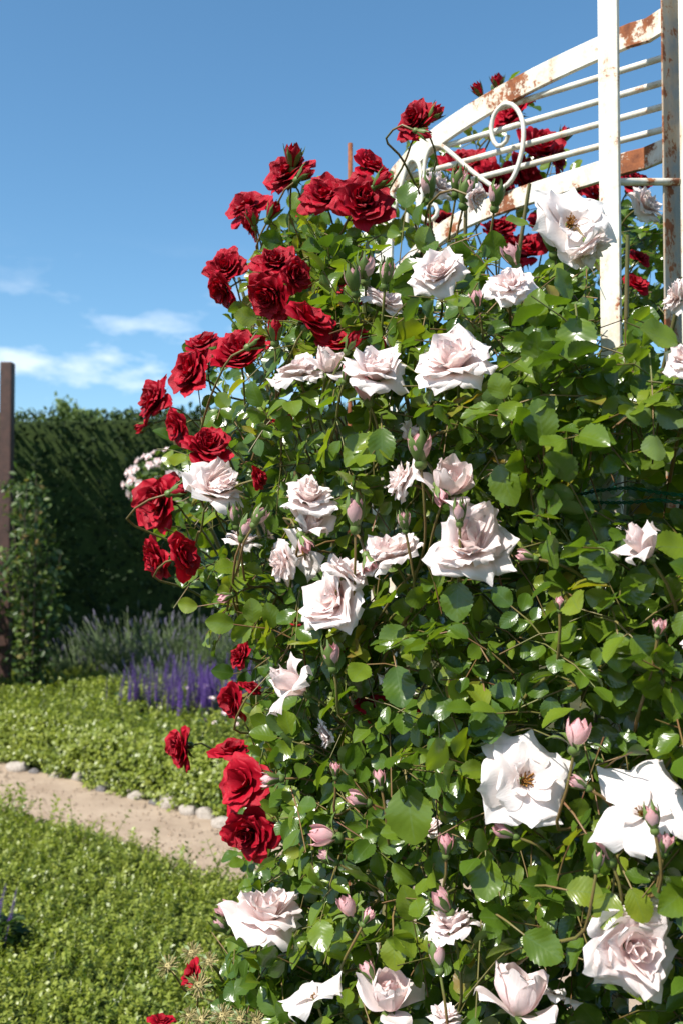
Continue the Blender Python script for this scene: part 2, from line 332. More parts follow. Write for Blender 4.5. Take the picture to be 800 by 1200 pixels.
def scatter_shoots(acc, tpls, pos, lean_axis, scale, tint):
    n = len(pos); which = rng.integers(0, len(tpls), n); ang = rng.uniform(0, 6.283, n)
    X0 = np.stack([np.cos(ang), np.sin(ang), np.zeros(n)], 1)
    Zx = nrm(lean_axis); Y = nrm(np.cross(Zx, X0)); X = np.cross(Y, Zx)
    Mx = np.stack([X, Y, Zx], -1) * scale[:, None, None]
    for k, (V, F, U, T) in enumerate(tpls):
        s = which == k; m = int(s.sum())
        if not m: continue
        W = np.einsum('nij,kj->nki', Mx[s], V) + pos[s][:, None]
        FF = F[None] + (np.arange(m) * len(V))[:, None, None]
        acc.add(W.reshape(-1, 3), FF.reshape(-1, 4), (T[None] - .5 + tint[s][:, None]).ravel(), np.tile(U, (m, 1)))

# ------------------------------------------------------------------ the setting: ground, path, stones
def far_edge(X): return 4.94 - 0.83 * X + 0.03 * np.sin(1.3 * np.asarray(X))
xs = np.linspace(-9, 4, 40)
V = np.array([(-600, -600, -0.02), (600, -600, -0.02), (600, 1500, -0.02), (-600, 1500, -0.02)])
link('ground', raw_mesh('ground', V, [(0, 1, 2, 3)], m_grassg), kind='structure')
def strip(name, lo, hi, z, mat, nx=60, ny=10, x0=-9, x1=4, amp=0.0):
    X = np.linspace(x0, x1, nx); V = []
    for j in range(ny):
        t = j / (ny - 1)
        for x in X: V.append((x, lo(x) * (1 - t) + hi(x) * t, z + amp * bumpy(3 * x, 3 * (lo(x) + t), 1.0)))
    return link(name, raw_mesh(name, V, grid_faces(ny, nx), mat), kind='structure')
near_edge = lambda X: far_edge(X) - 0.98
strip('flower_bed_soil', lambda x: far_edge(x) - 0.02, lambda x: 13.5, 0.0, m_soil, amp=0.01)
strip('planting_soil', lambda x: -3.0, lambda x: near_edge(x) - 0.05, -0.004, m_soil, amp=0.006)
strip('sand_path', lambda x: near_edge(x) - 0.16, lambda x: far_edge(x) + 0.06, 0.012, m_path, 120, 16, amp=0.008)

gv = Acc(); n = 2600; X = rng.uniform(-3.2, .4, n); Y = near_edge(X) - .1 + rng.random(n) * 1.05
OCT = (np.array([(1, 0, 0), (0, 1, 0), (-1, 0, 0), (0, -1, 0), (.3, .2, .8), (-.2, -.3, .75)], float), np.array([(0, 1, 5, 4), (1, 2, 5, 4), (2, 3, 4, 5), (3, 0, 4, 5)], np.int32), np.zeros((6, 3)))
gv.scatter(OCT, frames(rng.normal(0, 1, (n, 3)) * (1, 1, .1), np.tile((0., 0, 1), (n, 1))) * (rng.random(n) ** 3 * .012 + .003)[:, None, None], np.stack([X, Y, np.full(n, .014)], 1), rng.random(n))
link('path_grit', gv.mesh('path_grit', m_path, False), None, kind='stuff', label='loose grit lying on the sand path', category='grit')
def stone_mesh(seed, dark):
    import bmesh
    r = random.Random(seed); bm = bmesh.new(); bmesh.ops.create_icosphere(bm, subdivisions=3, radius=1)
    off = Vector((seed * 3.1, seed * 1.7, 0)); planes = [(Vector((r.uniform(-1, 1), r.uniform(-1, 1), r.uniform(-.3, 1))).normalized(), r.uniform(.62, .85)) for _ in range(6)]
    from mathutils import noise
    for v in bm.verts:
        for n, d in planes:
            k = v.co.dot(n)
            if k > d: v.co -= n * (k - d) * 0.85
        v.co *= 1 + 0.16 * noise.noise(v.co * 1.6 + off) + 0.05 * noise.noise(v.co * 5 + off)
    me = bpy.data.meshes.new('edging_stone'); bm.to_mesh(me); bm.free()
    me.polygons.foreach_set('use_smooth', [True] * len(me.polygons)); me.materials.append(m_stone_d if dark else m_stone); return me
STM = [stone_mesh(k, k in (3, 5)) for k in range(6)]
#        photo pixel, half length, which, label
STONES = [(22, 897, .120, 0, 'largest pale rounded stone of the path edge with dark hollow beside it'), (66, 905, .075, 1, None), (92, 908, .085, 2, None),
          (118, 921, .05, 3, 'small dark grey stone between pale edging stones'), (150, 923, .07, 4, None), (160, 930, .085, 1, 'rounded buff stone under the leafy bank halfway along the path edge'), (182, 936, .06, 3, None), (200, 939, .11, 2, 'long flat pale stone edging the sand path beside the red roses'),
          (222, 947, .085, 0, None), (240, 951, .09, 4, 'low grey stone at the path edge half under the leaves of the bank'), (126, 916, .06, 5, None), (262, 962, .1, 1, None), (40, 900, .05, 3, None), (-20, 888, .1, 2, None)]
for i, (x, y, hl, k, lab) in enumerate(STONES):
    b = ray(x, y + 4)[1]; d = (0.02 - CAM_H) / b; p = P(x, y + 4, d)
    o = link('edging_stone', STM[k], None, category='stone', group='stones edging the sand path',
             label=lab or ('small dark stone in the row edging the sand path' if k in (3, 5) else 'mid sized pale rounded stone in the row edging the sand path'))
    hl *= .82; o.location = (p[0], p[1], 0.012 + hl * 0.16); o.scale = (hl, hl * random.uniform(.65, .8), hl * random.uniform(.5, .68)); o.rotation_euler = (random.uniform(-.1, .1), random.uniform(-.1, .1), random.uniform(-1.0, -.3))

# ------------------------------------------------------------------ ground covers (nobody could count their leaves)
SH_N = [shoot_tpl(5, 0.10, 0.024, s) for s in range(5)]
SH_B = [shoot_tpl(4, 0.11, 0.030, s + 20) for s in range(4)]
def cover(name, label, n, xr, yr, inside, height, tpls, mat, sc_rng, tint0, under_off, res=70, lean=0.45, seed=0, face=False):
    acc = Acc(); X = rng.uniform(*xr, n); Y = rng.uniform(*yr, n); 
    if face:
        m_ = n // 5; X[:m_] = rng.uniform(*xr, m_); Y[:m_] = far_edge(X[:m_]) + rng.uniform(.0, .36, m_)
    k = inside(X, Y); X, Y = X[k], Y[k]; n = len(X)
    Z = height(X, Y) + rng.normal(0, .012, n)
    e = 0.06; gx = (height(X + e, Y) - height(X - e, Y)) / (2 * e); gy = (height(X, Y + e) - height(X, Y - e)) / (2 * e)
    ax = nrm(np.stack([-gx, -gy, np.ones(n)], 1)) + np.stack([rng.normal(0, lean, n), rng.normal(0, lean, n), np.zeros(n)], 1)
    ax[:, 2] = np.maximum(ax[:, 2], .12)
    s = rng.uniform(*sc_rng, n)
    patch = 0.5 + 0.5 * bumpy(X * 2.3, Y * 2.3, seed + 3)
    scatter_shoots(acc, tpls, np.stack([X, Y, Z], 1) - nrm(ax) * 0.06 * s[:, None], ax, s, np.clip(tint0 + rng.normal(0, .13, n) + .16 * (patch - .5), 0.02, .98))
    root = link(name, acc.mesh(name, mat, False), None, label=label, category='ground cover', kind='stuff')
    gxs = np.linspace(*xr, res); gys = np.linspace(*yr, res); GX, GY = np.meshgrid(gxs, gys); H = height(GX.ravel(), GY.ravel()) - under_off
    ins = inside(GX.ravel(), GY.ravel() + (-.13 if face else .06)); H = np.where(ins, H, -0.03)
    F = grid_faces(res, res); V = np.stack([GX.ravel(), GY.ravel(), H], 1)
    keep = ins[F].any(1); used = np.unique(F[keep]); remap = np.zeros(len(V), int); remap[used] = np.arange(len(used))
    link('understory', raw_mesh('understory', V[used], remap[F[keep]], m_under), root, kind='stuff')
    return root
def h_near(X, Y):
    d = near_edge(X) - Y
    return 0.115 * np.clip(d / 0.18, 0, 1) ** .6 + 0.03 * bumpy(X * 1.5, Y * 1.5, 2) + 0.012 * bumpy(6 * X, 6 * Y, 5)
cover('near_ground_cover', 'bright green small leaved ground cover mat on the near side of the sand path', 26500, (-2.6, 0.5), (1.8, 6.4),
      lambda X, Y: (Y < near_edge(X) - 0.02 + 0.05 * bumpy(4 * X, 4 * Y, 4)) & (X < 1.2 - 0.35 * Y + .6), h_near, SH_N, m_cover, (.48, 1.0), .62, .045, seed=1)
def h_bank(X, Y):
    d = Y - far_edge(X)
    return 0.31 * np.clip((d - .02) / 0.30, 0, 1) ** .55 + 0.04 * bumpy(X * 1.8, Y * 1.8, 1) * np.clip(d / .3, 0, 1) + 0.015 * bumpy(6 * X, 6 * Y, 3)
cover('bank_ground_cover', 'rounded bank of bright green low foliage behind the edging stones', 22000, (-4.6, 1.0), (4.2, 10.2),
      lambda X, Y: (Y > far_edge(X) + 0.02 + 0.04 * bumpy(5 * X, 5 * Y, 4)) & (Y < 9.3 - 0.28 * (X + 2.0)), h_bank, SH_B, m_cover, (.65, 1.25), .58, .055, seed=2, face=True)
# longer sprigs reaching over the near edge of the path
acc = Acc(); n = 170; X = rng.uniform(-3.3, 0.3, n); Y = near_edge(X) - np.abs(rng.normal(0, .10, n)) + .02
SH_L = [shoot_tpl(7, 0.17, 0.024, s + 40) for s in range(3)]
scatter_shoots(acc, SH_L, np.stack([X, Y, h_near(X, Y) - .03], 1), np.stack([rng.normal(.1, .45, n), rng.normal(.1, .4, n), np.ones(n)], 1), rng.uniform(.8, 1.4, n), np.clip(rng.normal(.6, .12, n), 0, 1))
link('sprigs', acc.mesh('sprigs', m_cover, False), bpy.data.objects['near_ground_cover'], kind='stuff')

# ------------------------------------------------------------------ hedge
def hedge():
    root = link('hedge', None, None, label='tall dark clipped evergreen hedge with sunlit top behind the flower beds', category='hedge')
    root.location = (0, 0, 0)
    # face line: left end a little nearer, so that the sun comes from behind it
    A, B = np.array((-8.0, 5.98)), np.array((9.0, 19.24)); d = nrm(B - A); nrm_f = np.array((d[1], -d[0])); Lh = np.linalg.norm(B - A); Hh, Th = 2.93, 1.2
    acc = Acc(); n = 38000
    s = rng.uniform(0, Lh, n); kind = rng.random(n); z = np.where(kind < .72, rng.uniform(0.02, Hh, n), Hh); b = np.where(kind < .72, 0, rng.uniform(0, Th, n))
    
    gr = np.random.default_rng(3).normal(0, 1, (140, 24)); gs, gz = s / Lh * 138, np.clip(z / Hh, 0, 1) * 22; i0, j0 = gs.astype(int), gz.astype(int); fs, fz = gs - i0, gz - j0
    fs, fz = fs * fs * (3 - 2 * fs), fz * fz * (3 - 2 * fz)
    bulge = .035 * ((gr[i0, j0] * (1 - fs) + gr[i0 + 1, j0] * fs) * (1 - fz) + (gr[i0, j0 + 1] * (1 - fs) + gr[i0 + 1, j0 + 1] * fs) * fz)
    dep = np.abs(rng.normal(0, .05, n))
    px = A[0] + d[0] * s + nrm_f[0] * (-b + bulge * (kind < .72) - dep * (kind < .72)); py = A[1] + d[1] * s + nrm_f[1] * (-b + bulge * (kind < .72) - dep * (kind < .72))
    pz = z * (1 + (s - Lh * .342) * .035) + np.where(kind < .72, 0, 0.03 * bumpy(s * 2.2, b * 3, 3) + .022 * rng.normal(0, 1, n)) 
    nf = np.where((kind < .72)[:, None], np.array((nrm_f[0], nrm_f[1], .35)), np.array((0, 0, 1.0))) + rng.normal(0, .45, (n, 3))
    yd = rng.normal(0, 1, (n, 3)) + np.array((0, 0, .3))
    acc.scatter(TINY, frames(yd, nf) * rng.uniform(.045, .075, n)[:, None, None], np.stack([px, py, pz], 1), np.clip(rng.normal(.45, .18, n) + np.where(kind < .72, 0, .55), 0, 1))  # top leaves tinted lighter: sunlight on the hedge top put into their colour
    link('foliage', acc.mesh('foliage', m_hedge, False), root, kind='stuff')
    # woody core that carries the leaves
    V = []
    nS, prof = 60, [(0.10, 0), (0.10, Hh * .5), (0.12, Hh - .12), (0.3, Hh - .05), (Th - .1, Hh - .05), (Th, Hh - .2), (Th, 0)]
    for i in range(nS):
        q = A + d * Lh * i / (nS - 1)
        for (bb, zz) in prof: V.append((q[0] - nrm_f[0] * bb, q[1] - nrm_f[1] * bb, zz * (1 + Lh * (i / (nS - 1) - .342) * .035)))
    link('branch_core', raw_mesh('branch_core', V, grid_faces(nS, len(prof)), m_under), root)
hedge()

# a dark brown steel post at the left, the loose shrub at its foot, trees beyond the hedge
d_post = 8.9; p0 = P(5, 800, d_post); zt = P(5, 425, d_post)[2]
V, F = box_between((p0[0], d_post, 0), (p0[0], d_post, zt), (1, 0, 0), .105, (0, 1, 0), .105)
bp_ = link('garden_post', raw_mesh('garden_post', V, F, m_brownpost, False), None, label='tall square dark brown post in front of the hedge', category='post'); fix_normals(bp_.data); bevel(bp_, .008)
def loose_shrub(name, label, cat, base, height, rad, nbr, nleaf, mat, leaf, tint, group=None, rnd=None):
    r = np.random.default_rng(int(base[0] * 100) % 97 + 5 if rnd is None else rnd)
    root = link(name, None, None, label=label, category=cat); root.location = base
    if group: root['group'] = group
    st, lf = Acc(), Acc()
    for k in range(nbr):
        a = r.uniform(0, 6.28); top = np.array((math.cos(a) * rad * r.uniform(.3, 1), math.sin(a) * rad * r.uniform(.3, 1), height * r.uniform(.55, 1)))
        pts = spline([(0.03 * math.cos(a), .03 * math.sin(a), 0), top * (.35, .35, .5) + r.normal(0, .04, 3), top], 7)
        V, F = tube(pts, np.linspace(.010, .003, 7), 4); st.add(V, F)
        m = nleaf // nbr; t = r.uniform(.12, 1, m) ** .8; i = np.clip((t * 6).astype(int), 0, 5)
        q = pts[i] + (pts[i + 1] - pts[i]) * (t * 6 - i)[:, None] + r.normal(0, rad * .17, (m, 3))
        q[:, 2] = np.maximum(q[:, 2], .05)
        lf.scatter(SMALL, frames(r.normal(0, 1, (m, 3)) + (0, 0, -.2), r.normal(0, .6, (m, 3)) + (0, -.4, 1)) * r.uniform(.7, 1.3, m)[:, None, None] * leaf, q, np.clip(r.normal(tint, .2, m), 0, 1))
    link('stems', st.mesh('stems', m_bark), root); link('foliage', lf.mesh('foliage', mat, False), root, kind='stuff')
    return root
pb = P(36, 800, 8.5); loose_shrub('tall_shrub', 'loose tall shrub with yellowish and brown tinted leaves beside the dark brown post', 'shrub', (pb[0], 8.5, 0), 2.2, .33, 20, 2300, m_shrub, .06, .56)
pb = P(-35, 800, 8.6); loose_shrub('tall_shrub', 'leafy shrub outside the dark brown post on its far side from the lavender', 'shrub', (pb[0], 8.5, 0), 1.7, .4, 12, 1100, m_shrub, .06, .5)
def tree(base, height, rad, label, seed, zc):
    r = np.random.default_rng(seed); root = link('garden_tree', None, None, label=label, category='tree', group='trees beyond the hedge'); root.location = base
    st, lf = Acc(), Acc()
    V, F = tube(spline([(0, 0, 0), (.1, .1, height * .4), (0, 0, height * .95)], 8), np.linspace(.028 * height, .01, 8), 8); link('trunk', raw_mesh('trunk', V, F, m_bark), root)
    for k in range(26):
        a = r.uniform(0, 6.28); h0 = height * r.uniform(.3, .85); el = r.uniform(.2, 1.0); ln = rad * r.uniform(.5, 1.1) * (1.15 - h0 / height * .5)
        top = np.array((math.cos(a) * ln * math.cos(el), math.sin(a) * ln * math.cos(el), h0 + ln * math.sin(el)))
        V, F = tube(spline([(0, 0, h0), top * (.5, .5, 1) + (0, 0, -(top[2] - h0) * .4), top], 5), np.linspace(.05, .012, 5), 5); st.add(V, F)
        m = 150; t = r.uniform(.35, 1.05, m); q = np.array((0, 0, h0)) + (top - (0, 0, h0)) * t[:, None] + r.normal(0, rad * .14, (m, 3))
        lf.scatter(TINY, frames(r.normal(0, 1, (m, 3)), r.normal(0, .6, (m, 3)) + (0, 0, 1)) * r.uniform(.12, .24, m)[:, None, None], q, np.clip(r.normal(.6, .2, m), 0, 1))
    link('limbs', st.mesh('limbs', m_bark), root); link('crown', lf.mesh('crown', m_tree, False), root, kind='stuff')
tb = P(88, 640, 34); tree((tb[0], 34, 0), 6.9, 1.0, 'pale green tree top showing above the hedge near the brown post', 3, 0)
tb = P(148, 640, 38); tree((tb[0], 38, 0), 7.0, 1.0, 'low rounded tree top barely clearing the hedge beside the red roses', 4, 0)
tb = P(-90, 640, 40); tree((tb[0], 40, 0), 7.4, 2.0, 'broad tree standing beyond the brown post and hedge', 5, 0)

# ------------------------------------------------------------------ lavender and violet sage
def lavender(base, rad, height, n, label, seed):
    r = np.random.default_rng(seed); root = link('lavender_bush', None, None, label=label, category='lavender', group='lavender in front of the hedge'); root.location = base
    a = r.uniform(0, 6.283, n); q = np.sqrt(r.random(n)) * rad * .35; el = r.normal(0, .30, n); tilt = np.clip(np.sqrt(r.random(n)) * .75, 0, 1)
    foot = np.stack([np.cos(a) * q, np.sin(a) * q, np.zeros(n)], 1)
    dr = nrm(np.stack([np.cos(a) * tilt, np.sin(a) * tilt, np.ones(n)], 1)); ln = height * r.uniform(.6, 1.05, n)
    lf, fl = Acc(), Acc()
    for i in range(n):
        e = foot[i] + dr[i] * ln[i] + np.array((dr[i][0], dr[i][1], -.2)) * .08
        V, F = tube([foot[i], foot[i] + dr[i] * ln[i] * .55, e], [.004, .003, .002], 3); lf.add(V, F, float(np.clip(r.normal(.5, .2), 0, 1)))
        if r.random() > .45: continue
        V, F = tube([e, e + dr[i] * .02, e + dr[i] * .05, e + dr[i] * .075], [.002, .007, .006, .001], 5); fl.add(V, F, float(r.random()))
    m = n * 9; i = r.integers(0, n, m); t = r.uniform(.08, .8, m)
    lf.scatter((TINY[0] * (.35, 1, 1), TINY[1], TINY[2]), frames(dr[i] + r.normal(0, .45, (m, 3)), r.normal(0, 1, (m, 3)) + (0, 0, .5)) * r.uniform(.04, .08, m)[:, None, None], foot[i] + dr[i] * (ln[i] * t)[:, None], np.clip(r.normal(.55, .2, m), 0, 1))
    link('foliage', lf.mesh('foliage', m_lav, False), root, kind='stuff'); link('flower_spikes', fl.mesh('flower_spikes', m_mauve), root, kind='stuff')
for k, (x, dd, rad, h, lab) in enumerate([(105, 9.5, .42, .68, 'low grey green lavender bush beside the shaded tall shrub'), (160, 9.6, .5, .92, 'large grey green lavender bush with faded mauve spikes in front of hedge'),
                                          (228, 9.3, .5, .9, 'wide lavender bush behind the violet sage and partly behind red roses'), (300, 9.1, .5, .8, 'lavender bush hidden mostly behind the red climbing rose'), (190, 8.7, .38, .55, 'short lavender bush nearest the violet sage')]):
    b = P(x, 780, dd); lavender((b[0], dd, 0), rad, h, 330, lab, k + 30)
def spike_mesh(seed):
    r = np.random.default_rng(seed); acc = Acc(); H = 0.30
    for k in range(19):
        z = .015 + H * k / 19; rr = .013 * (1 - .75 * (k / 19) ** 1.5)
        for j in range(5):
            a = j * 1.2566 + k * .6 + r.uniform(-.2, .2); d = np.array([(math.cos(a), math.sin(a), .5)])
            acc.scatter(TINY, frames(d, np.array([(-math.cos(a) * .4, -math.sin(a) * .4, 1.)])) * (rr * 1.6), np.array([(math.cos(a) * .003, math.sin(a) * .003, z)]), np.array([r.uniform(.2, .9)]))
    V, F = tube([(0, 0, -.25), (.002, 0, 0), (0, 0, H)], [.003, .0026, .0012], 4); acc.add(V, F, .1)
    return acc.mesh('flower_spike', m_violet, False)
SPK = [spike_mesh(k) for k in range(4)]
def sage(base, n, rad, label, seed, zb, sc_=1.0):
    r = np.random.default_rng(seed); root = link('violet_sage', None, None, label=label, category='sage plant', group='violet sage in the bank'); root.location = base
    lf = Acc(); m = 130; a = r.uniform(0, 6.283, m); q = np.sqrt(r.random(m)) * rad
    lf.scatter(SMALL, frames(np.stack([np.cos(a), np.sin(a), r.uniform(-.2, .8, m)], 1), np.stack([0 * a, 0 * a, 1 + 0 * a], 1) + r.normal(0, .3, (m, 3))) * r.uniform(.04, .07, m)[:, None, None], np.stack([np.cos(a) * q, np.sin(a) * q, r.uniform(.03, zb + .02, m)], 1), np.clip(r.normal(.3, .15, m), 0, 1))
    link('foliage', lf.mesh('foliage', m_shrub, False), root, kind='stuff')
    for k in range(n):
        a = r.uniform(0, 6.28); q = math.sqrt(r.random()) * rad; s = r.uniform(.7, 1.15) * sc_
        o = link('flower_spike', SPK[k % 4], root); o.location = (math.cos(a) * q, math.sin(a) * q, zb * r.uniform(.75, 1.1)); o.scale = (s * 1.25, s * 1.25, s * r.uniform(.8, 1.2)); o.rotation_euler = (r.normal(0, .13), r.normal(0, .15), a)
F_ = 'violet sage clump in the front row of the drift clear of pink blossoms'; K_ = 'violet sage clump in the front row with pale pink blossoms among its spikes'; B_ = 'violet sage clump in the back row of the drift towards the lavender'
for k, (x, y, n, lab) in enumerate([(148, 826, 9, 'small violet sage clump at the open end of the drift beside green bank'), (178, 828, 15, F_), (205, 833, 16, F_), (232, 838, 16, K_), (258, 836, 16, K_), (284, 842, 11, 'violet sage clump tucked against the red climbing rose'),
                                    (240, 815, 9, B_), (265, 818, 12, B_), (215, 818, 9, B_), (300, 836, 12, 'violet sage clump mostly behind the leaves of the red climbing rose')]):
    b = ray(x, y)[1]; dd = (0.30 - CAM_H) / b; p = P(x, y, dd); sage((p[0], dd, 0), n, .20, lab, k + 50, .34, 1.0)
p = P(4, 1075, 3.55); sage((p[0], 3.55, 0), 3, .04, 'single small violet sage growing in the near ground cover mat', 77, .17, .42)
# small pink blossoms among the sage
def rosette(seed, mat):
    r = np.random.default_rng(seed); acc = Acc()
    for k in range(9):
        a = k * 2.4; el = .2 + .9 * (k / 9); d = np.array([(math.cos(a) * math.cos(el), math.sin(a) * math.cos(el), math.sin(el))])
        acc.scatter((TINY[0] * (1.5, 1, 1), TINY[1], TINY[2]), frames(d, np.array([(-d[0][0], -d[0][1], 1.)])) * (1.0 - .4 * k / 9), np.array([(0, 0, 0)]), np.array([r.uniform(.2, .6)]))
    return acc.mesh('blossom', mat, True)
ROS = [rosette(k, m_pale) for k in range(3)]
def small_rose(base, label, blooms, seed, hgt):
    r = np.random.default_rng(seed); root = link('small_rose_bush', None, None, label=label, category='rose bush', group='small pink roses among the sage'); root.location = base
    st, lf = Acc(), Acc()
    for k in range(blooms):
        a = r.uniform(0, 6.28); t = np.array((math.cos(a) * .1, math.sin(a) * .1, hgt * r.uniform(.8, 1.05)))
        V, F = tube([(0, 0, 0), t * (.5, .5, .5) + (.01, 0, 0), t], [.004, .003, .002], 4); st.add(V, F)
        o = link('blossom', ROS[k % 3], root); o.location = t; s = r.uniform(.022, .03); o.scale = (s, s, s); o.rotation_euler = (r.uniform(.2, .9), 0, r.uniform(-1, 1))
    m = 60; a = r.uniform(0, 6.28, m); lf.scatter(SMALL, frames(r.normal(0, 1, (m, 3)), r.normal(0, .4, (m, 3)) + (0, 0, 1)) * .035, np.stack([np.cos(a) * .1, np.sin(a) * .1, r.uniform(.1, hgt * .9, m)], 1), r.uniform(.3, .7, m))
    link('stems', st.mesh('stems', m_cane), root); link('foliage', lf.mesh('foliage', m_shrub, False), root, kind='stuff')
for k, (x, y, n) in enumerate([(228, 806, 3), (250, 824, 2), (268, 830, 3)]):
    b = ray(x, y)[1]; dd = (0.47 - CAM_H) / b; p = P(x, y, dd); small_rose((p[0], dd, 0), 'small bush with pale pink blossoms among the violet sage spikes', n, k + 90, .47)

# a standard rose with blush white blossoms in front of the hedge
def standard_rose():
    c = P(209, 567, 5.0); r = np.random.default_rng(12); b0 = P(345, 700, 5.0); ox = c[0] - b0[0]
    root = link('arching_rose', None, None, label='distant rose with small blush white blossoms against the dark hedge', category='rose bush'); root.location = (b0[0], 5.0, 0)
    for k in range(5):
        e = np.array((ox + r.uniform(-.2, .25), r.uniform(-.15, .15), c[2] + r.uniform(-.15, .1)))
        V, F = tube(spline([(0.03 * k, 0, 0), (.08, .02 * k, .9), (ox * .35, 0, c[2] - .12), e], 16), np.linspace(.013, .004, 16), 6); link('cane', raw_mesh('cane', V, F, m_bark), root)
    lf = Acc(); m = 900; dv = nrm(r.normal(0, 1, (m, 3))) * (r.random(m) ** .4)[:, None] * (.26, .26, .16)
    lf.scatter(SMALL, frames(r.normal(0, 1, (m, 3)), dv * 2 + r.normal(0, .2, (m, 3)) + (0, 0, .6)) * r.uniform(.035, .055, m)[:, None, None], dv + (ox, 0, c[2]), np.clip(r.normal(.6, .15, m), 0, 1))
    link('foliage', lf.mesh('foliage', m_shrub, False), root, kind='stuff')
    for k in range(44):
        d = nrm(r.normal(0, 1, 3) + (-.3, -.5, .4)); d = d * (.27, .27, .17)
        o = link('blossom', ROS[k % 3], root); o.location = (d[0] + ox, d[1], d[2] + c[2]); s = r.uniform(.022, .036); o.scale = (s, s, s); o.rotation_euler = Vector(d).to_track_quat('Z', 'Y').to_euler()
standard_rose()

# ------------------------------------------------------------------ the rusty white metal arch
AD = nrm(np.array((-0.79, 0.62, 0.0))); AN = np.array((-AD[1], AD[0], 0.0)); AN = AN if AN[1] < 0 else -AN     # along the arch, and its face towards the camera
Q0 = P(775, 100, 1.85); Q0[2] = 0
def on_plane(x, y, off=0.0):
    a, b = ray(x, y); q = Q0 + AN * off
    # point t*(a,1,b) with (p-q).AN = 0
    t = (q[0] * AN[0] + q[1] * AN[1]) / (a * AN[0] + AN[1]); p = np.array((a * t, t, CAM_H + b * t))
    return np.dot(p - q, AD), p[2]
def to3(s, z, off=0.0): return Q0 + AD * s + AN * off + np.array((0, 0, z))
arch = link('rose_arch', None, None, label='rusty white painted metal rose arch with scrolls carrying the climbing roses', category='garden arch'); arch.location = (0, 0, 0)
up_top = [on_plane(*q) for q in [(775, 9), (750, 21), (700, 41), (645, 66), (595, 92), (545, 119), (500, 150), (475, 172), (455, 196), (446, 214)]]
up_bot = [on_plane(*q) for q in [(775, 43), (750, 52), (700, 72), (650, 95), (595, 124), (550, 148), (510, 176), (488, 197), (470, 216), (461, 230)]]
lo_top = [on_plane(*q) for q in [(775, 162), (750, 171), (700, 187), (650, 204), (590, 222), (545, 238), (515, 254), (490, 274), (465, 300), (452, 322)]]
lo_bot = [on_plane(*q) for q in [(775, 193), (750, 201), (700, 217), (650, 233), (590, 251), (553, 264), (528, 278), (507, 297), (486, 322), (474, 342)]]
SP = -0.42   # the arch's peak, out of the picture
def band(name, top, bot, rise, thick, wd, drop):
    C = (np.array(top) + np.array(bot))[::-1] / 2
    for _ in range(2): C[1:-1] = C[1:-1] * .5 + (C[:-2] + C[2:]) * .25
    s0, z0 = C[-1]; k = [(s0 + (SP - s0) * f, z0 + rise * (1 - (1 - f) ** 2)) for f in (.35, .7, 1.0)]
    jl = [(C[0][0] + .03 * f ** .5, C[0][1] - drop * f) for f in (1.0, .7, .4, .15, .05)]
    left = jl + list(map(tuple, C)) + k
    full = left + [(2 * SP - s_, z_) for s_, z_ in left[:-1][::-1]]
    n = 150; C = spline(full, n); T_ = nrm(np.gradient(C, axis=0)); Nn = np.stack([-T_[:, 1], T_[:, 0]], 1) * -1
    A_, B_ = C - Nn * wd / 2, C + Nn * wd / 2
    V, F, tint = [], [], []
    for i in range(n):
        for (s_, z_), o in ((A_[i], .5), (B_[i], .5), (B_[i], -.5), (A_[i], -.5)): V.append(to3(s_, z_, o * thick))
        sm = C[i][0]; wj = max(.55 * math.exp(-((sm - .05) / .022) ** 2), .30 * math.exp(-((sm - .33) / .05) ** 2))
        tint += [wj + .12] * 4
        if i:
            a = 4 * (i - 1); F += [(a + k_, a + (k_ + 1) % 4, a + 4 + (k_ + 1) % 4, a + 4 + k_) for k_ in range(4)]
    F += [(0, 3, 2, 1), (4 * n - 4, 4 * n - 3, 4 * n - 2, 4 * n - 1)]
    o = link(name, raw_mesh(name, V, F, m_rust, False, tint=np.array(tint)), arch); fix_normals(o.data); bevel(o, .0015, 1); return C
UC = band('upper_band', up_top, up_bot, .13, .010, .047, 1.9)
LC = band('lower_band', lo_top, lo_bot, .10, .010, .042, 1.7)
def rodpart(name, pts, rad, n=10, tint=0.05):
    V, F = tube(pts, rad, n); V, F = capped(V, F, n, len(pts)); o = link(name, raw_mesh(name, V, F, m_rust, True, tint=np.full(len(V), tint)), arch); return o
for y in (68, 97, 125, 152):
    s0, z0 = on_plane(775, y, -0.012)
    h = UC[:len(UC) // 2]; i = int(np.argmin(np.abs(h[:, 1] - z0) + np.where(h[:, 0] > .2, 0, 9))); sl = h[i, 0]
    rodpart('rod', [to3(s, z0, -.012) for s in np.linspace(sl, 2 * SP - sl, 9)], .0065)
def scroll(px, rad=.0049):
    q = spline([on_plane(400 + .3 * x, 120 + .3 * y, .012) for x, y in px], 70); rodpart('scroll', [to3(s, z, .012) for s, z in q], rad, 8)
scroll([(650, 128), (640, 155), (612, 172), (592, 150), (583, 100), (596, 45), (630, 8), (668, 10), (700, 55), (710, 120), (700, 205), (668, 295), (625, 335), (585, 325), (500, 262), (430, 200), (385, 168), (350, 172), (328, 215), (318, 290), (300, 380), (302, 430), (325, 460), (358, 455), (375, 425), (358, 395), (335, 412)])
scroll([(195, 470), (215, 390), (240, 300), (258, 240), (280, 222), (303, 245), (312, 320), (310, 400), (290, 490)])
scroll([(255, 470), (262, 400), (280, 375), (300, 395), (300, 440)])
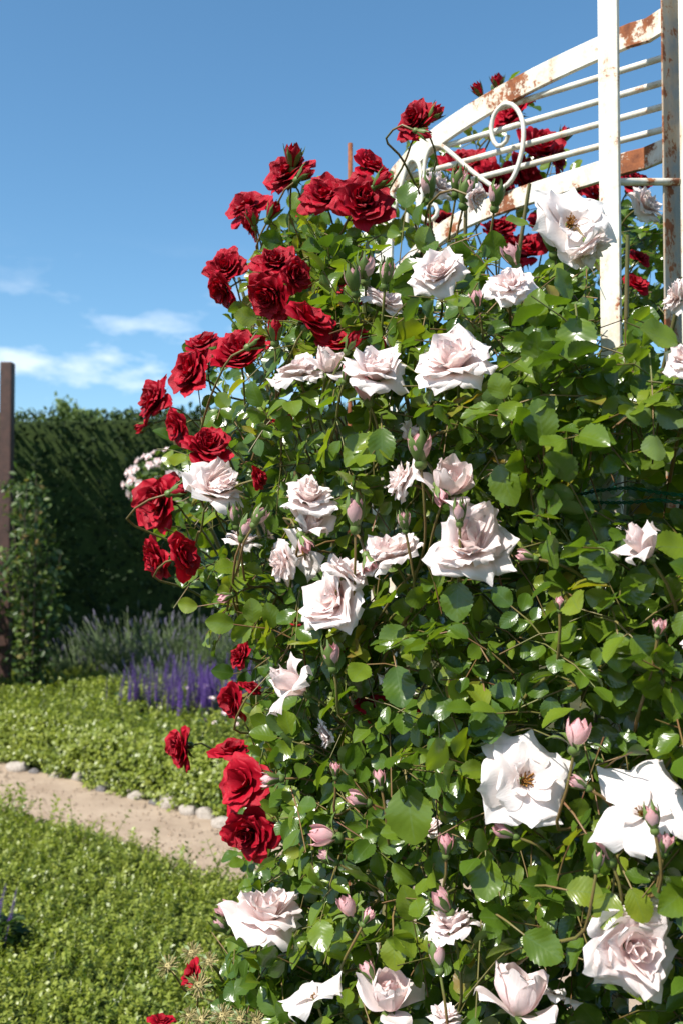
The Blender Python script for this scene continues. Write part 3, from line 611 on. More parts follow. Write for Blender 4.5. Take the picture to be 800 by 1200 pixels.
# curved brace below the lower band
q = spline([on_plane(*p_, -.012) for p_ in ((508, 268), (530, 280), (548, 300), (558, 330))], 14)
Vb, Fb = [], []
for i, (s, z) in enumerate(q):
    for o_, dz in ((.5, .016), (.5, -.016), (-.5, -.016), (-.5, .016)): Vb.append(to3(s, z + dz, -.012 + o_ * .008))
    if i:
        a = 4 * (i - 1); Fb += [(a + k, a + (k + 1) % 4, a + 4 + (k + 1) % 4, a + 4 + k) for k in range(4)]
o = link('brace', raw_mesh('brace', Vb, Fb, m_rust, False, tint=np.full(len(Vb), .15)), arch); fix_normals(o.data)
def post(x, y, d, wdir, wd, tdir, th, ztop, tint=.08, name='post', mat=None):
    p = P(x, y, d); nseg = 24; V, F, tt = [], [], []
    wv, tv = nrm(wdir) * wd / 2, nrm(tdir) * th / 2
    for i in range(nseg):
        z = ztop * i / (nseg - 1)
        for a, b in ((-1, -1), (1, -1), (1, 1), (-1, 1)): V.append(np.array((p[0], p[1], z)) + a * wv + b * tv)
        tt += [tint, tint * .6, tint * .6, tint]
        if i: q_ = 4 * (i - 1); F += [(q_ + k, q_ + (k + 1) % 4, q_ + 4 + (k + 1) % 4, q_ + 4 + k) for k in range(4)]
    F += [(3, 2, 1, 0), (4 * nseg - 4, 4 * nseg - 3, 4 * nseg - 2, 4 * nseg - 1)]
    o = link(name, raw_mesh(name, V, F, mat or m_rust, False, tint=np.array(tt)), arch); fix_normals(o.data); bevel(o, .002, 2); return o
post(713, 100, 1.76, AD, .037, AN, .012, 2.62, .12)
post(785, 100, 1.80, (.75, .66, 0), .058, (.66, -.75, 0), .004, 2.66, .22, mat=m_rust_shade)
rod2 = P(799, 100, 1.78); rodpart('side_rod', [(rod2[0], 1.78, z) for z in np.linspace(0, 2.6, 9)], .006)
a_, b_ = P(722, 213, 1.765), P(800, 213, 1.785); rodpart('rung', [a_, (a_ + b_) / 2, b_], .0068, 10, .3)
a_, b_ = P(722, 6, 1.765), P(800, -6, 1.785); 
pt = P(410, 168, 2.42); rodpart('rear_upright', [(pt[0], 2.42, z) for z in np.linspace(0, pt[2], 9)], .006, 8, .7)

# green garden twine, two strands pulled tight across the foliage
pts = [P(x, y, d) for x, y, d in ((625, 580, 1.50), (660, 583, 1.42), (700, 575, 1.36), (735, 572, 1.31), (770, 577, 1.28), (805, 581, 1.25), (850, 586, 1.24))]
pts2 = [P(x, y, d) for x, y, d in ((640, 582, 1.50), (690, 588, 1.38), (735, 589, 1.32), (770, 586, 1.285), (805, 590, 1.26), (850, 588, 1.24))]
wire = link('garden_twine', None, None, label='green twisted garden twine tied across the foliage beside the white post', category='twine')
for pp in (pts, pts2):
    c = spline(pp, 90); t_ = np.linspace(0, 1, 90)
    for ph in (0, math.pi):
        off = np.stack([0 * t_, np.cos(95 * t_ + ph), np.sin(95 * t_ + ph)], 1) * .0016
        V, F = tube(c + off, .0013, 5); link('strand', raw_mesh('strand', V, F, m_wire), wire)

# ------------------------------------------------------------------ blooms
def petal(L, W, th0, th1, az, r0, z0, cup, roll, point, wave, seed, pink, nr=9, nc=9, twist=0.0):
    """one petal of a bloom whose axis is +Z; angles from the axis"""
    r = np.random.default_rng(seed); v = np.linspace(0, 1, nr) ** .85; u = np.linspace(-1, 1, nc)
    th = th0 + (th1 - th0) * v ** 1.3; ds = L / (nr - 1)
    rr = r0 + np.r_[0, np.cumsum(np.sin((th[1:] + th[:-1]) / 2) * ds)]; zz = z0 + np.r_[0, np.cumsum(np.cos((th[1:] + th[:-1]) / 2) * ds)]
    prof = (0.28 + 0.72 * np.sin(np.clip(v / .72, 0, 1) * math.pi / 2)) * np.where(v > .5, np.sqrt(np.clip(1 - (np.clip(v - .5, 0, 1) / .515) ** 3.4, 0.02, 1)), 1)
    ph, ph2 = r.uniform(0, 6.28, 2); V, U, T = [], [], []
    for i in range(nr):
        # the middle of a pointed petal reaches farther than its rolled sides
        for j in range(nc):
            a = u[j]; w_ = W / 2 * prof[i]; k = cup * a; lat = w_ * (math.sin(k) / cup if abs(cup) > .01 else a); ins = w_ * (1 - math.cos(k)) / max(abs(cup), .3) * (1 if cup > 0 else -1)
            tip = v[i] ** 3
            ext = point * L * .20 * tip * (1 - abs(a)) ** 1.1 - .12 * L * tip * a * a
            rl = roll * L * (max(abs(a) - .35, 0) ** 2 + .5 * max(v[i] - .75, 0) * (1 - abs(a) * .4)) * v[i]
            wv = wave * L * v[i] ** 1.5 * (math.sin(3.1 * a + ph + 2 * v[i]) * .6 + .5 * math.sin(6.3 * a + ph2) * abs(a))
            c, s = math.cos(th[i]), math.sin(th[i]); nin = ins - rl + wv
            rad = rr[i] + s * ext - c * nin; z = zz[i] + c * ext + s * nin; lat += twist * L * v[i] ** 2
            V.append((rad * math.cos(az) - lat * math.sin(az), rad * math.sin(az) + lat * math.cos(az), z)); U.append((a, v[i], seed % 17))
            T.append(pink[0] + (pink[1] - pink[0]) * v[i])
    return np.array(V), grid_faces(nr, nc), np.array(U), np.array(T)
def calyx(acc_, s, seed, spread=2.0, ln=.26):
    r = np.random.default_rng(seed)
    V, F = tube([(0, 0, -.13 * s), (0, 0, -.10 * s), (0, 0, -.03 * s), (0, 0, .0)], np.array([.03, .065, .075, .05]) * s, 7); acc_.add(V, F, .5)
    for k in range(5):
        a = k * 1.2566 + r.uniform(-.2, .2); sp = spread + r.normal(0, .25)
        V, F, U, T = petal(ln * s, .09 * s, .8, sp, a, .04 * s, -.02 * s, .6, .1, 1.2, .02, seed + k, (.5, .5), 5, 3); acc_.add(V, F, T, U)
def make_bloom(kind, seed, mat):
    """a set of shared meshes for one bloom of unit diameter: core, separate petals, calyx, stamens"""
    r = np.random.default_rng(seed); pet, core, st = [], Acc(), None
    U_ = r.uniform
    def P_(L, W, t0, t1, az, r0, z0, cup, roll, point, wave, pink, own, tw=0.0):
        q = petal(L, W, R(t0), R(t1), az, r0, z0, cup, roll, point, wave, int(r.integers(1e6)), pink, twist=tw)
        if own: pet.append(q)
        else: core.add(q[0], q[1], q[3], q[2])
    if kind == 'full':          # double bloom: tight pointed heart, cupped ring, reflexed pointed outer petals
        for k in range(7): P_(.34 + U_(-.03, .05), .30, -2 + 4 * k + U_(-5, 5), 2 + 6 * k + U_(-8, 8), k * 2.2 + U_(-.5, .5), .02 + .012 * k, .02, 1.2, .16, .15, .05, (.34, .32), False, U_(-.15, .15))
        for k in range(8): P_(.40 + U_(-.03, .05), .42, 24 + U_(-8, 8) + 2 * k, 38 + U_(-14, 14) + 3 * k, k * 2.4 + U_(-.45, .45), .06, .01, 1.0, .32, .35, .055, (.28, .22), k > 4, U_(-.2, .2))
        for k in range(7): P_(.43 + U_(-.04, .04), .46, 46 + U_(-9, 9), 66 + U_(-14, 14), k * .8976 + .3 + U_(-.3, .3), .06, .0, .8, .45, .40, .045, (.30, .16), True, U_(-.2, .2))
        for k in range(7): P_(.46 + U_(-.05, .04), .50, 62 + U_(-8, 8), 90 + U_(-15, 18), k * .8976 + .75 + U_(-.35, .35), .06, -.02, .55, .55, .55, .05, (.28, .10), True, U_(-.2, .2))
    elif kind == 'open':        # flat open bloom with stamens
        for k in range(5): P_(.27, .24, 32 + U_(-10, 10), 55 + U_(-14, 14), k * 1.2566 + U_(-.4, .4), .05, .02, .9, .2, .2, .07, (.16, .08), True, U_(-.2, .2))
        for k in range(6): P_(.42, .46, 56 + U_(-8, 8), 72 + U_(-12, 12), k * 1.0472 + .4 + U_(-.25, .25), .05, 0, .55, .30, .25, .06, (.14, .03), True, U_(-.12, .12))
        for k in range(6): P_(.48, .52, 72 + U_(-7, 7), 84 + U_(-10, 16), k * 1.0472 + U_(-.25, .25), .05, -.02, .45, .45, .7, .06, (.12, .03), True, U_(-.12, .12))
        st = Acc()
        for k in range(46):
            a = U_(0, 6.28); el = U_(.1, .9); d = np.array((math.cos(a) * math.sin(el), math.sin(a) * math.sin(el), math.cos(el))); l = U_(.09, .15)
            V, F = tube([d * .02 + (0, 0, .02), d * l * .8 + (0, 0, .02), d * l + (0, 0, .02)], [.004, .004, .004], 3); st.add(V, F)
            V, F = tube([d * (l - .005) + (0, 0, .02), d * l + (0, 0, .02), d * (l + .018) + (0, 0, .02)], [.004, .011, .004], 4); st.add(V, F)
    elif kind == 'sparse':      # old bloom with five broad petals left
        for k, (az, t1) in enumerate(((1.5, 70), (2.9, 100), (4.1, 85), (5.2, 92), (.35, 98))): P_(.50, .46, 62, t1, az, .04, 0, .55, .65, 1.0, .05, (.12, .02), True, U_(-.1, .1))
        for k in range(3): P_(.26, .2, 40, 80, k * 2.1 + .5, .04, .01, .9, .2, .3, .08, (.15, .06), True)
        st = Acc()
        for k in range(40):
            a = U_(0, 6.28); el = U_(.1, 1.0); d = np.array((math.cos(a) * math.sin(el), math.sin(a) * math.sin(el), math.cos(el))); l = U_(.07, .12)
            V, F = tube([d * .02, d * l * .8, d * l], [.004, .004, .009], 3); st.add(V, F)
    elif kind == 'half':        # bud just opened, seen from the side
        for k in range(6): P_(.62 - .02 * k, .46, 2 + 3 * k, -9 + 4 * k, k * 2.2 + U_(-.2, .2), .05 + .008 * k, .02, 1.35, .12, .1, .012, (.40, .34), k > 3)
        for k in range(4): P_(.60, .56, 22 + 4 * k + U_(-4, 4), 30 + 16 * k + U_(-8, 8), k * 1.75 + .4 + U_(-.2, .2), .06, .0, 1.0, .7, .9, .03, (.5, .16), True, U_(-.1, .1))
    elif kind == 'globe':       # rounded cup of incurved petals
        for k in range(6): P_(.46, .40, 20, -28, k * 2.2 + U_(-.2, .2), .04, .02, 1.2, .1, 0, .02, (.5, .42), False)
        for k in range(7): P_(.62, .58, 44 + U_(-4, 4), -22 + U_(-6, 10), k * 2.4 + U_(-.2, .2), .06, 0, 1.1, .2, 0, .02, (.45, .26), True, U_(-.1, .1))
        for k in range(3): P_(.52, .52, 60, 40 + 20 * k, k * 2.1, .06, -.02, .8, .5, .5, .04, (.4, .2), True)
    elif kind == 'red':         # crowded ruffled cup
        n = 34
        for k in range(n):
            f = k / (n - 1); own = k >= n - 9
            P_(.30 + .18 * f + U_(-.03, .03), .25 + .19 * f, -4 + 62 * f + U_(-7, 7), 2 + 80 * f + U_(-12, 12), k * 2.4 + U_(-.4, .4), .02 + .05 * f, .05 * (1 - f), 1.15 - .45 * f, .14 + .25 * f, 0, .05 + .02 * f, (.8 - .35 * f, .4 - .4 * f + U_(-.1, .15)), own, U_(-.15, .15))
    elif kind == 'redopen':     # flatter bloom, looser petals
        n = 20
        for k in range(n):
            f = k / (n - 1); own = k >= n - 9
            P_(.30 + .19 * f, .32 + .22 * f, 15 + 56 * f + U_(-9, 9), 28 + 64 * f + U_(-15, 15), k * 2.4 + U_(-.4, .4), .03 + .04 * f, .03 * (1 - f), .95 - .4 * f, .15 + .25 * f, .05, .05, (.75 - .3 * f, .32 - .32 * f + U_(-.1, .15)), own, U_(-.15, .15))
    # every bloom is bent a little as a whole, so that no two petals lie in a regular rosette
    f1, f2 = r.uniform(0, 6.28, 3), r.uniform(0, 6.28, 3); am = .045 if kind in ('full', 'open', 'sparse') else .03
    def warp(V):
        V = np.asarray(V, float); d_ = np.stack([np.sin(7 * V[:, 1] + f1[0]) + .6 * np.sin(13 * V[:, 2] + f2[0]), np.sin(7 * V[:, 0] + f1[1]) + .6 * np.sin(12 * V[:, 2] + f2[1]), np.sin(8 * V[:, 0] + f1[2]) + np.sin(9 * V[:, 1] + f2[2])], 1)
        return V + am * d_ * np.clip(np.linalg.norm(V, axis=1) / .35, 0, 1)[:, None]
    pet = [(warp(q[0]),) + tuple(q[1:]) for q in pet]; core.V = [warp(v) for v in core.V]
    cal = Acc(); calyx(cal, 1.0, seed + 900, 2.1)
    out_ = {'petals': [raw_mesh('petal', q[0], q[1], mat, True, tint=q[3], luv=q[2]) for q in pet], 'calyx': cal.mesh('calyx', m_sepal)}
    pass
    al = Acc(); al.V, al.F, al.T, al.U, al.n = list(core.V), list(core.F), list(core.T), list(core.U), core.n
    for q in pet: al.add(q[0], q[1], q[3], q[2])
    out_['joined'] = al.mesh('rose_bloom', mat)
    if core.V: out_['core'] = core.mesh('bloom_heart', mat)
    else:
        c = Acc(); V, F = tube([(0, 0, -.03), (0, 0, .01), (0, 0, .03)], [.05, .06, .02], 7); c.add(V, F, .6); out_['core'] = c.mesh('bloom_heart', m_sepal)
    if st: out_['stamens'] = st.mesh('stamens', m_stamen)
    return out_
def make_bud(seed, mat, stage):
    """closed bud along +Z, unit length: whorled petals, sepals and hip; stage 0 green .. 1 showing much petal"""
    core = Acc(); tl = .2 if mat is m_red else .82
    for k in range(5):
        q = petal(.86, .52, R(24 + 3 * k), R(-26 + 4 * k), k * 1.2566 * 2, .05 + .005 * k, .05, 1.25, .1, .3, .01, seed + k, (.55 if mat is m_pale else .5, tl)); core.add(q[0], q[1], q[3], q[2])
    cal = Acc(); V, F = tube([(0, 0, -.20), (0, 0, -.14), (0, 0, -.02), (0, 0, .08)], [.06, .13, .15, .13], 8); cal.add(V, F)
    for k in range(5):
        t1 = -14 if stage < .3 else (10 if stage < .7 else 120)
        q = petal((1.02 if stage < .3 else .78) * (1.0 if stage < .7 else .8), .34 if stage < .3 else .24, R(26), R(t1), k * 1.2566 + .3, .10, .02, .9, .0, 1.0, .01, seed + 40 + k, (.5, .5), 6, 4); cal.add(q[0], q[1], .5, q[2])
    return {'core': core.mesh('bud_petals', mat), 'calyx': cal.mesh('calyx', m_sepal), 'petals': []}

PALE = {k: [make_bloom(k, 100 + 10 * i + j, m_pale) for j in range(n)] for i, (k, n) in enumerate((('full', 8), ('open', 2), ('sparse', 1), ('half', 3), ('globe', 2)))}
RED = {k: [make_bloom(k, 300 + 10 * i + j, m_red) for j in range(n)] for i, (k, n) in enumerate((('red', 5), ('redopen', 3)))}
BUD = {'bud': [make_bud(500 + j, m_pale, .5) for j in range(3)], 'budopen': [make_bud(520 + j, m_pale, .9) for j in range(2)], 'green': [make_bud(540 + j, m_pale, .1) for j in range(3)], 'redbud': [make_bud(560 + j, m_red, .5) for j in range(2)]}

LEFT_EDGE = np.array([(250, 560), (262, 345), (215, 440), (195, 500), (180, 560), (180, 620), (195, 690), (235, 730), (255, 780), (268, 850), (245, 900), (255, 950), (270, 1000), (275, 1050), (240, 1090), (228, 1140), (205, 1200), (170, 1400), (170, 1700)])
def left_x(y):
    e = LEFT_EDGE[1:]; return np.interp(y, e[:, 1], e[:, 0])
def surf(x, y):
    """distance of the leaf curtain's outer face: it follows the arch, leaning back towards the top and rounding off at its end"""
    u = (np.asarray(x, float) - 400) / FPX; s = (0.34 - 1.15 * u) / (0.79 + 0.62 * u); D = 1.15 + 0.62 * s
    lean = np.clip((430 - np.asarray(y, float)) / 250, 0, 1.3); D = D + .36 * lean * lean * (3 - 2 * np.clip(lean, 0, 1)) / 1.0 * .8
    e = np.clip(1 - (np.asarray(x, float) - left_x(np.asarray(y, float))) / 130, 0, 1.2)
    return D + .22 * e ** 2

pale_rose = link('climbing_rose', None, None, label='climbing rose with blush white blooms and pink buds on the metal arch', category='climbing rose', group='climbing roses on the arch'); pale_rose.location = (0.45, 1.72, 0)
red_rose = link('climbing_rose', None, None, label='climbing rose with deep red ruffled blooms on the far side of the arch', category='climbing rose', group='climbing roses on the arch'); red_rose.location = (-0.05, 2.05, 0)
DISCS = []      # x, y, radius px, distance: kept clear of leaves in front
STALKS = []
BLOOMS = []     # centre and radius: blooms stand out into the sun
SUNV = np.array(sun_v)
def place(x, y, px, kind, plant, f=.72, a=None, back=0.0, spin=None, stalk=True, clear=True, d=None, labels=None):
    """f: how far the bloom faces the camera (1 straight on, 0 side-on); a: which way it leans in the picture, degrees from right"""
    a = R(random.uniform(60, 120) if a is None else a)
    dist = float(surf(x, y)) - .05 + back if d is None else d
    c = P(x, y, dist); tocam = nrm(np.array((0, 0, CAM_H)) - c); rt = nrm(np.cross(np.array((0, 0, 1.)), -tocam)) * -1; upv = np.cross(tocam, rt) * -1
    if upv[2] < 0: upv = -upv
    if rt[0] < 0: rt = -rt
    ax = nrm(tocam * f + math.sqrt(max(1 - f * f, 0)) * (math.cos(a) * rt + math.sin(a) * upv))
    size = px / FPX * dist * (1.2 if kind in RED else .86 if kind in ('bud', 'budopen') else 1.06)
    lib = PALE.get(kind) or RED.get(kind) or BUD.get(kind); b = random.choice(lib); isbud = kind in BUD
    q = Vector(ax).to_track_quat('Z', 'Y').to_matrix().to_4x4() @ Matrix.Rotation(random.uniform(0, 6.28) if spin is None else spin, 4, 'Z')
    off = -ax * size * (.42 if isbud else .16)          # the photo gives the middle of the bloom, not its foot
    big = px >= (62 if plant is pale_rose else 50) and x < 800 and y < 1200        # petals that can be told apart are parts
    o = link('rosebud' if isbud else 'rose_bloom', b['core'] if isbud or big else b['joined'], plant)
    wide = 1.0 if not isbud else random.uniform(1.15, 1.4)
    Mx = Matrix.Translation(Vector(c + off)) @ q @ Matrix.Diagonal((size * wide, size * wide, size, 1))
    o.matrix_world = Mx; o.matrix_parent_inverse = Matrix.Identity(4); o.matrix_basis = Matrix.Translation(-plant.location) @ Mx
    for m_ in b['petals'] if big else (): link('petal', m_, o)
    link('calyx', b['calyx'], o)
    if 'stamens' in b: link('stamens', b['stamens'], o)
    if clear: DISCS.append((x, y, px * .5, dist)); BLOOMS.append((c, size * .36))
    if stalk:
        foot = c + off - ax * size * (.2 if isbud else .12)
        STALKS.append((plant, foot, ax, size, x, y))
    return o
pr, rr_ = pale_rose, red_rose
# pale blooms: x, y, size, kind, facing, lean
for e in [(670, 256, 92, 'open', .80, 60), (692, 292, 54, 'full', .4, -60), (512, 318, 64, 'full', .75, 100), (597, 334, 62, 'full', .55, 90), (533, 420, 92, 'full', .62, 95),
          (441, 432, 78, 'full', .5, 80), (384, 428, 52, 'globe', .5, 80), (347, 434, 58, 'full', .3, 110), (256, 568, 80, 'full', .45, 60), (362, 579, 64, 'full', .35, 85),
          (350, 648, 62, 'sparse', .4, 200), (362, 616, 54, 'half', .6, 60), (388, 700, 88, 'full', .72, 150), (330, 660, 48, 'full', .4, 200), (408, 668, 54, 'full', .4, 60), (455, 646, 74, 'full', .35, 120), (470, 563, 52, 'full', .2, 160), (525, 570, 72, 'globe', .45, 70),
          (552, 633, 104, 'full', .8, 60), (755, 644, 64, 'half', .25, 120), (347, 806, 70, 'half', .2, 150), (617, 912, 108, 'open', .92, 40), (752, 946, 116, 'sparse', .88, 90),
          (746, 1115, 108, 'full', .8, -30), (606, 1172, 96, 'globe', .5, 85), (458, 1172, 78, 'globe', .7, 80), (366, 1160, 70, 'sparse', .3, 110), (316, 1068, 90, 'full', .45, 70),
          (530, 1082, 62, 'full', .3, 100), (284, 632, 42, 'full', .2, 80), (514, 216, 42, 'full', .3, 40), (558, 232, 34, 'full', .3, -20), (447, 350, 48, 'full', .3, 70),
          (757, 238, 48, 'full', .4, 30), (792, 345, 46, 'full', .3, 160), (806, 418, 54, 'full', .6, 100), (380, 860, 34, 'full', .2, 200), (470, 800, 46, 'sparse', .3, 60), (476, 510, 34, 'half', .2, 30),
          (522, 1190, 40, 'full', .5, 90), (500, 968, 34, 'full', .4, 90), (650, 1160, 50, 'sparse', .2, 80), (850, 760, 90, 'full', .7, 90), (870, 1000, 95, 'full', .7, 90), (700, 1270, 100, 'full', .7, 90), (420, 1290, 90, 'full', .7, 90)]:
    deep = {(692, 292): .05, (757, 238): .62, (380, 860): .08, (470, 800): .10, (500, 968): .08, (476, 510): .06, (284, 632): .05, (514, 216): .1, (447, 350): .06, (792, 345): .3, (350, 648): .05, (650, 1160): .05, (692, 292): .06}.get(e[:2], 0)
    place(*e[:4], pr, *e[4:], back=deep)
# pink buds and opening buds
for e in [(600, 300, 36, 'bud', .2, 110), (558, 351, 26, 'bud', .1, 100), (407, 438, 26, 'bud', .3, 70), (427, 458, 40, 'budopen', .3, 110), (616, 652, 28, 'bud', .2, 165), (655, 708, 20, 'bud', .3, 90), (772, 736, 26, 'bud', .4, 80),
          (709, 992, 46, 'bud', .3, 110), (591, 975, 34, 'bud', .2, 160), (522, 991, 32, 'bud', .4, 90), (779, 990, 30, 'bud', .4, 80), (420, 937, 32, 'bud', .3, 160), (445, 913, 26, 'bud', .3, 100), (318, 913, 30, 'bud', .2, 180),
          (380, 979, 42, 'budopen', .2, 170), (408, 1064, 36, 'budopen', .3, 120), (432, 1139, 28, 'bud', .2, 120), (518, 1058, 36, 'bud', .3, 130), (384, 1005, 28, 'bud', .3, 150), (675, 861, 46, 'budopen', .2, 80), (678, 918, 30, 'bud', .3, 150),
          (265, 700, 24, 'bud', .3, 200), (268, 1068, 34, 'bud', .3, 150), (393, 903, 22, 'bud', .3, 90), (357, 636, 30, 'bud', .5, -60), (515, 578, 32, 'bud', .5, -70), (432, 660, 30, 'bud', .5, -70), (300, 1060, 24, 'bud', .2, 180), (430, 1075, 24, 'bud', .3, 60)]:
    place(*e[:4], pr, *e[4:], back=-.015)
for e in [(502, 221, 28, 'green', .1, 92), (536, 214, 28, 'green', .1, 80), (546, 227, 30, 'green', .1, 75), (581, 231, 28, 'green', .1, 80), (648, 281, 36, 'green', .1, 95), (491, 527, 36, 'green', .1, 95), (416, 603, 36, 'green', .1, 90), (288, 620, 26, 'green', .2, 70),
          (276, 606, 24, 'green', .2, 100), (303, 606, 24, 'green', .2, 60), (538, 602, 26, 'green', .2, 90), (473, 612, 22, 'green', .2, 100), (414, 330, 30, 'green', .1, 100), (428, 316, 30, 'green', .1, 90), (452, 322, 28, 'green', .1, 85), (764, 960, 28, 'green', .2, 100), (512, 1122, 30, 'green', .2, 100), (388, 770, 30, 'green', .2, 100), (700, 1010, 22, 'green', .3, 80), (260, 1085, 22, 'green', .3, 140)]:
    place(*e[:4], pr, *e[4:], back=-.03 if e[1] > 300 else .08)
# red blooms
for e in [(338, 203, 60, 'red', .5, 120), (287, 240, 50, 'redopen', .4, 120), (292, 262, 36, 'redopen', .3, 200), (379, 231, 60, 'red', .65, 110), (425, 236, 70, 'red', .85, 80), (266, 312, 50, 'red', .75, 120), (260, 342, 42, 'redopen', .5, 210),
          (322, 308, 54, 'red', .6, 100), (316, 345, 58, 'red', .8, 200), (346, 322, 40, 'red', .8, 20), (365, 371, 60, 'redopen', .4, 60), (435, 191, 46, 'redopen', .3, 60), (487, 141, 52, 'red', .6, 130),
          (280, 411, 66, 'red', .55, 100), (240, 400, 44, 'redopen', .4, 100), (226, 436, 62, 'red', .6, 150), (181, 470, 56, 'red', .4, 160), (206, 500, 44, 'redopen', .4, 200), (243, 522, 58, 'red', .6, 80), (186, 588, 68, 'red', .75, 170),
          (217, 651, 46, 'redopen', .7, 20), (184, 654, 50, 'red', .4, 200), (430, 394, 36, 'redopen', .4, 90), (392, 400, 44, 'redopen', .3, 90), (282, 768, 34, 'red', .5, 160), (270, 824, 40, 'redopen', .5, 200), (296, 806, 26, 'redopen', .4, 60),
          (212, 876, 50, 'red', .5, 190), (272, 878, 42, 'redopen', .5, 90), (282, 918, 62, 'redopen', .75, 160), (292, 977, 64, 'red', .8, 220), (350, 722, 30, 'redopen', .5, 100), (440, 828, 50, 'redopen', .5, 90), (495, 838, 48, 'redopen', .4, 60),
          (223, 1140, 30, 'redopen', .4, 150), (190, 1196, 30, 'redopen', .4, 90), (412, 338, 30, 'redopen', .4, 80), (330, 491, 26, 'redopen', .4, 90), (305, 560, 26, 'redopen', .5, 20), (298, 720, 26, 'red', .4, 100), (415, 345, 30, 'red', .5, 60)]:
    deep = {(440, 828): .12, (495, 838): .14, (350, 722): .08, (430, 394): .08, (392, 400): .07, (412, 338): .1, (330, 491): .1, (305, 560): .06, (282, 768): .05, (298, 720): .08, (415, 345): .1}.get(e[:2], 0)
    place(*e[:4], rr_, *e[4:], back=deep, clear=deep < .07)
for e in [(600, 132, 52, 'red', .4, 110), (636, 172, 60, 'red', .5, 60), (545, 196, 64, 'red', .6, 90), (580, 212, 52, 'red', .6, 60), (614, 205, 54, 'red', .6, 30), (655, 186, 34, 'redopen', .3, 0), (668, 222, 44, 'red', .5, 90), (612, 292, 60, 'red', .5, 90), (520, 262, 40, 'red', .5, 80), (700, 222, 44, 'red', .5, 60), (740, 214, 44, 'red', .5, 60), (745, 330, 30, 'redopen', .5, 60), (748, 300, 26, 'redopen', .4, 60), (585, 268, 44, 'red', .4, 90), (640, 262, 44, 'red', .5, 80)]:
    place(*e[:4], rr_, *e[4:], d=2.25 - (e[0] - 545) * .0012)
for e in [(320, 248, 26, 'redbud', .3, 60), (322, 389, 28, 'redbud', .1, 92), (297, 176 + 80, 22, 'redbud', .2, 100), (344, 184, 30, 'redbud', .2, 85), (356, 204, 24, 'redbud', .3, 40), (508, 134, 26, 'redbud', .2, 45), (495, 156, 20, 'redbud', .3, -20), (300, 402, 24, 'redbud', .3, 30), (412, 402, 24, 'redbud', .3, 60), (168, 500, 20, 'redbud', .3, 200), (446, 212, 28, 'redbud', .3, 40), (208, 575, 24, 'redbud', .3, 20)]:
    place(*e[:4], rr_, *e[4:], back=-.02)
for e in [(583, 97, 20, 'redbud', .2, 95), (560, 106, 20, 'redbud', .2, 120), (660, 160, 22, 'redbud', .2, 60)]: place(*e[:4], rr_, *e[4:], d=2.2)

# spent heads: a ball of pale dry stamens in a ring of sepals
def spent_mesh(seed):
    r = np.random.default_rng(seed); st = Acc()
    for k in range(70):
        a = r.uniform(0, 6.28); el = r.uniform(.5, 1.75); d = np.array((math.cos(a) * math.sin(el), math.sin(a) * math.sin(el), math.cos(el))); l = r.uniform(.38, .5)
        V, F = tube([d * .1, d * l * .6 + (0, 0, .04), d * l], [.012, .012, .02], 3); st.add(V, F)
    V, F = tube([(0, 0, -.1), (0, 0, .02), (0, 0, .12), (0, 0, .17)], [.1, .2, .17, .03], 8); st.add(V, F)
    cal = Acc(); calyx(cal, 1.6, seed, 1.6, .32)
    return st.mesh('spent_head', m_dry), cal.mesh('calyx', m_sepal)
SPENT = [spent_mesh(k + 700) for k in range(3)]
for (x, y, px) in [(198, 1134, 30), (233, 1157, 34), (226, 1118, 30), (246, 1128, 26), (238, 1196, 30), (262, 1192, 32), (282, 1196, 26), (300, 1198, 26), (222, 1192, 24)]:
    dist = float(surf(x, y)) - .02; c = P(x, y, dist); s = px / FPX * dist; k = random.randrange(3)
    ax = nrm(np.array((random.uniform(-.5, .3), -.6, .8))); Mx = Matrix.Translation(Vector(c)) @ Vector(ax).to_track_quat('Z', 'Y').to_matrix().to_4x4() @ Matrix.Diagonal((s, s, s, 1))
    o = link('spent_bloom', SPENT[k][0], red_rose); o.matrix_basis = Matrix.Translation(-red_rose.location) @ Mx; link('calyx', SPENT[k][1], o)
    STALKS.append((red_rose, c - ax * s * .1, ax, s, x, y)); DISCS.append((x, y, px * .5, dist))

# stalks run from under each bloom back and down into the bush
def crosses(q, fx, fy):
    X, Y, Z = project(q); c_ = 0
    for (x, y, r_, d) in DISCS:
        if (x - fx) ** 2 + (y - fy) ** 2 < 4: continue
        c_ += int(np.sum((Z < d + .02) & ((X - x) ** 2 + (Y - y) ** 2 < (r_ * 1.0) ** 2)))
    return c_
for plant, foot, ax, size, px_, py_ in STALKS:
    best = None
    for _ in range(20):
        ln = random.uniform(.08, .19); mid = foot - ax * ln * .42 + np.array((0, .03, -.02)); end = mid + np.array((random.uniform(-.09, .09) + (.08 if px_ < left_x(py_) + 60 else 0), random.uniform(.06, .2), -ln * random.uniform(.3, .9)))
        q = spline([foot + ax * size * .03, foot - ax * ln * .2, mid, mid * .55 + end * .45 + np.array((0, .0, .012)), end], 12); k = crosses(q, px_, py_); ex, ey, ez = project(end); k += 0 if py_ < 215 or ex > left_x(ey) + 30 else 3
        if best is None or k < best[0]: best = (k, q)
        if k == 0: break
    V, F = tube(best[1] - np.array(plant.location), np.linspace(.0018, .0024, 12), 6)
    link('flower_stalk', raw_mesh('flower_stalk', V, F, m_stalk), plant)

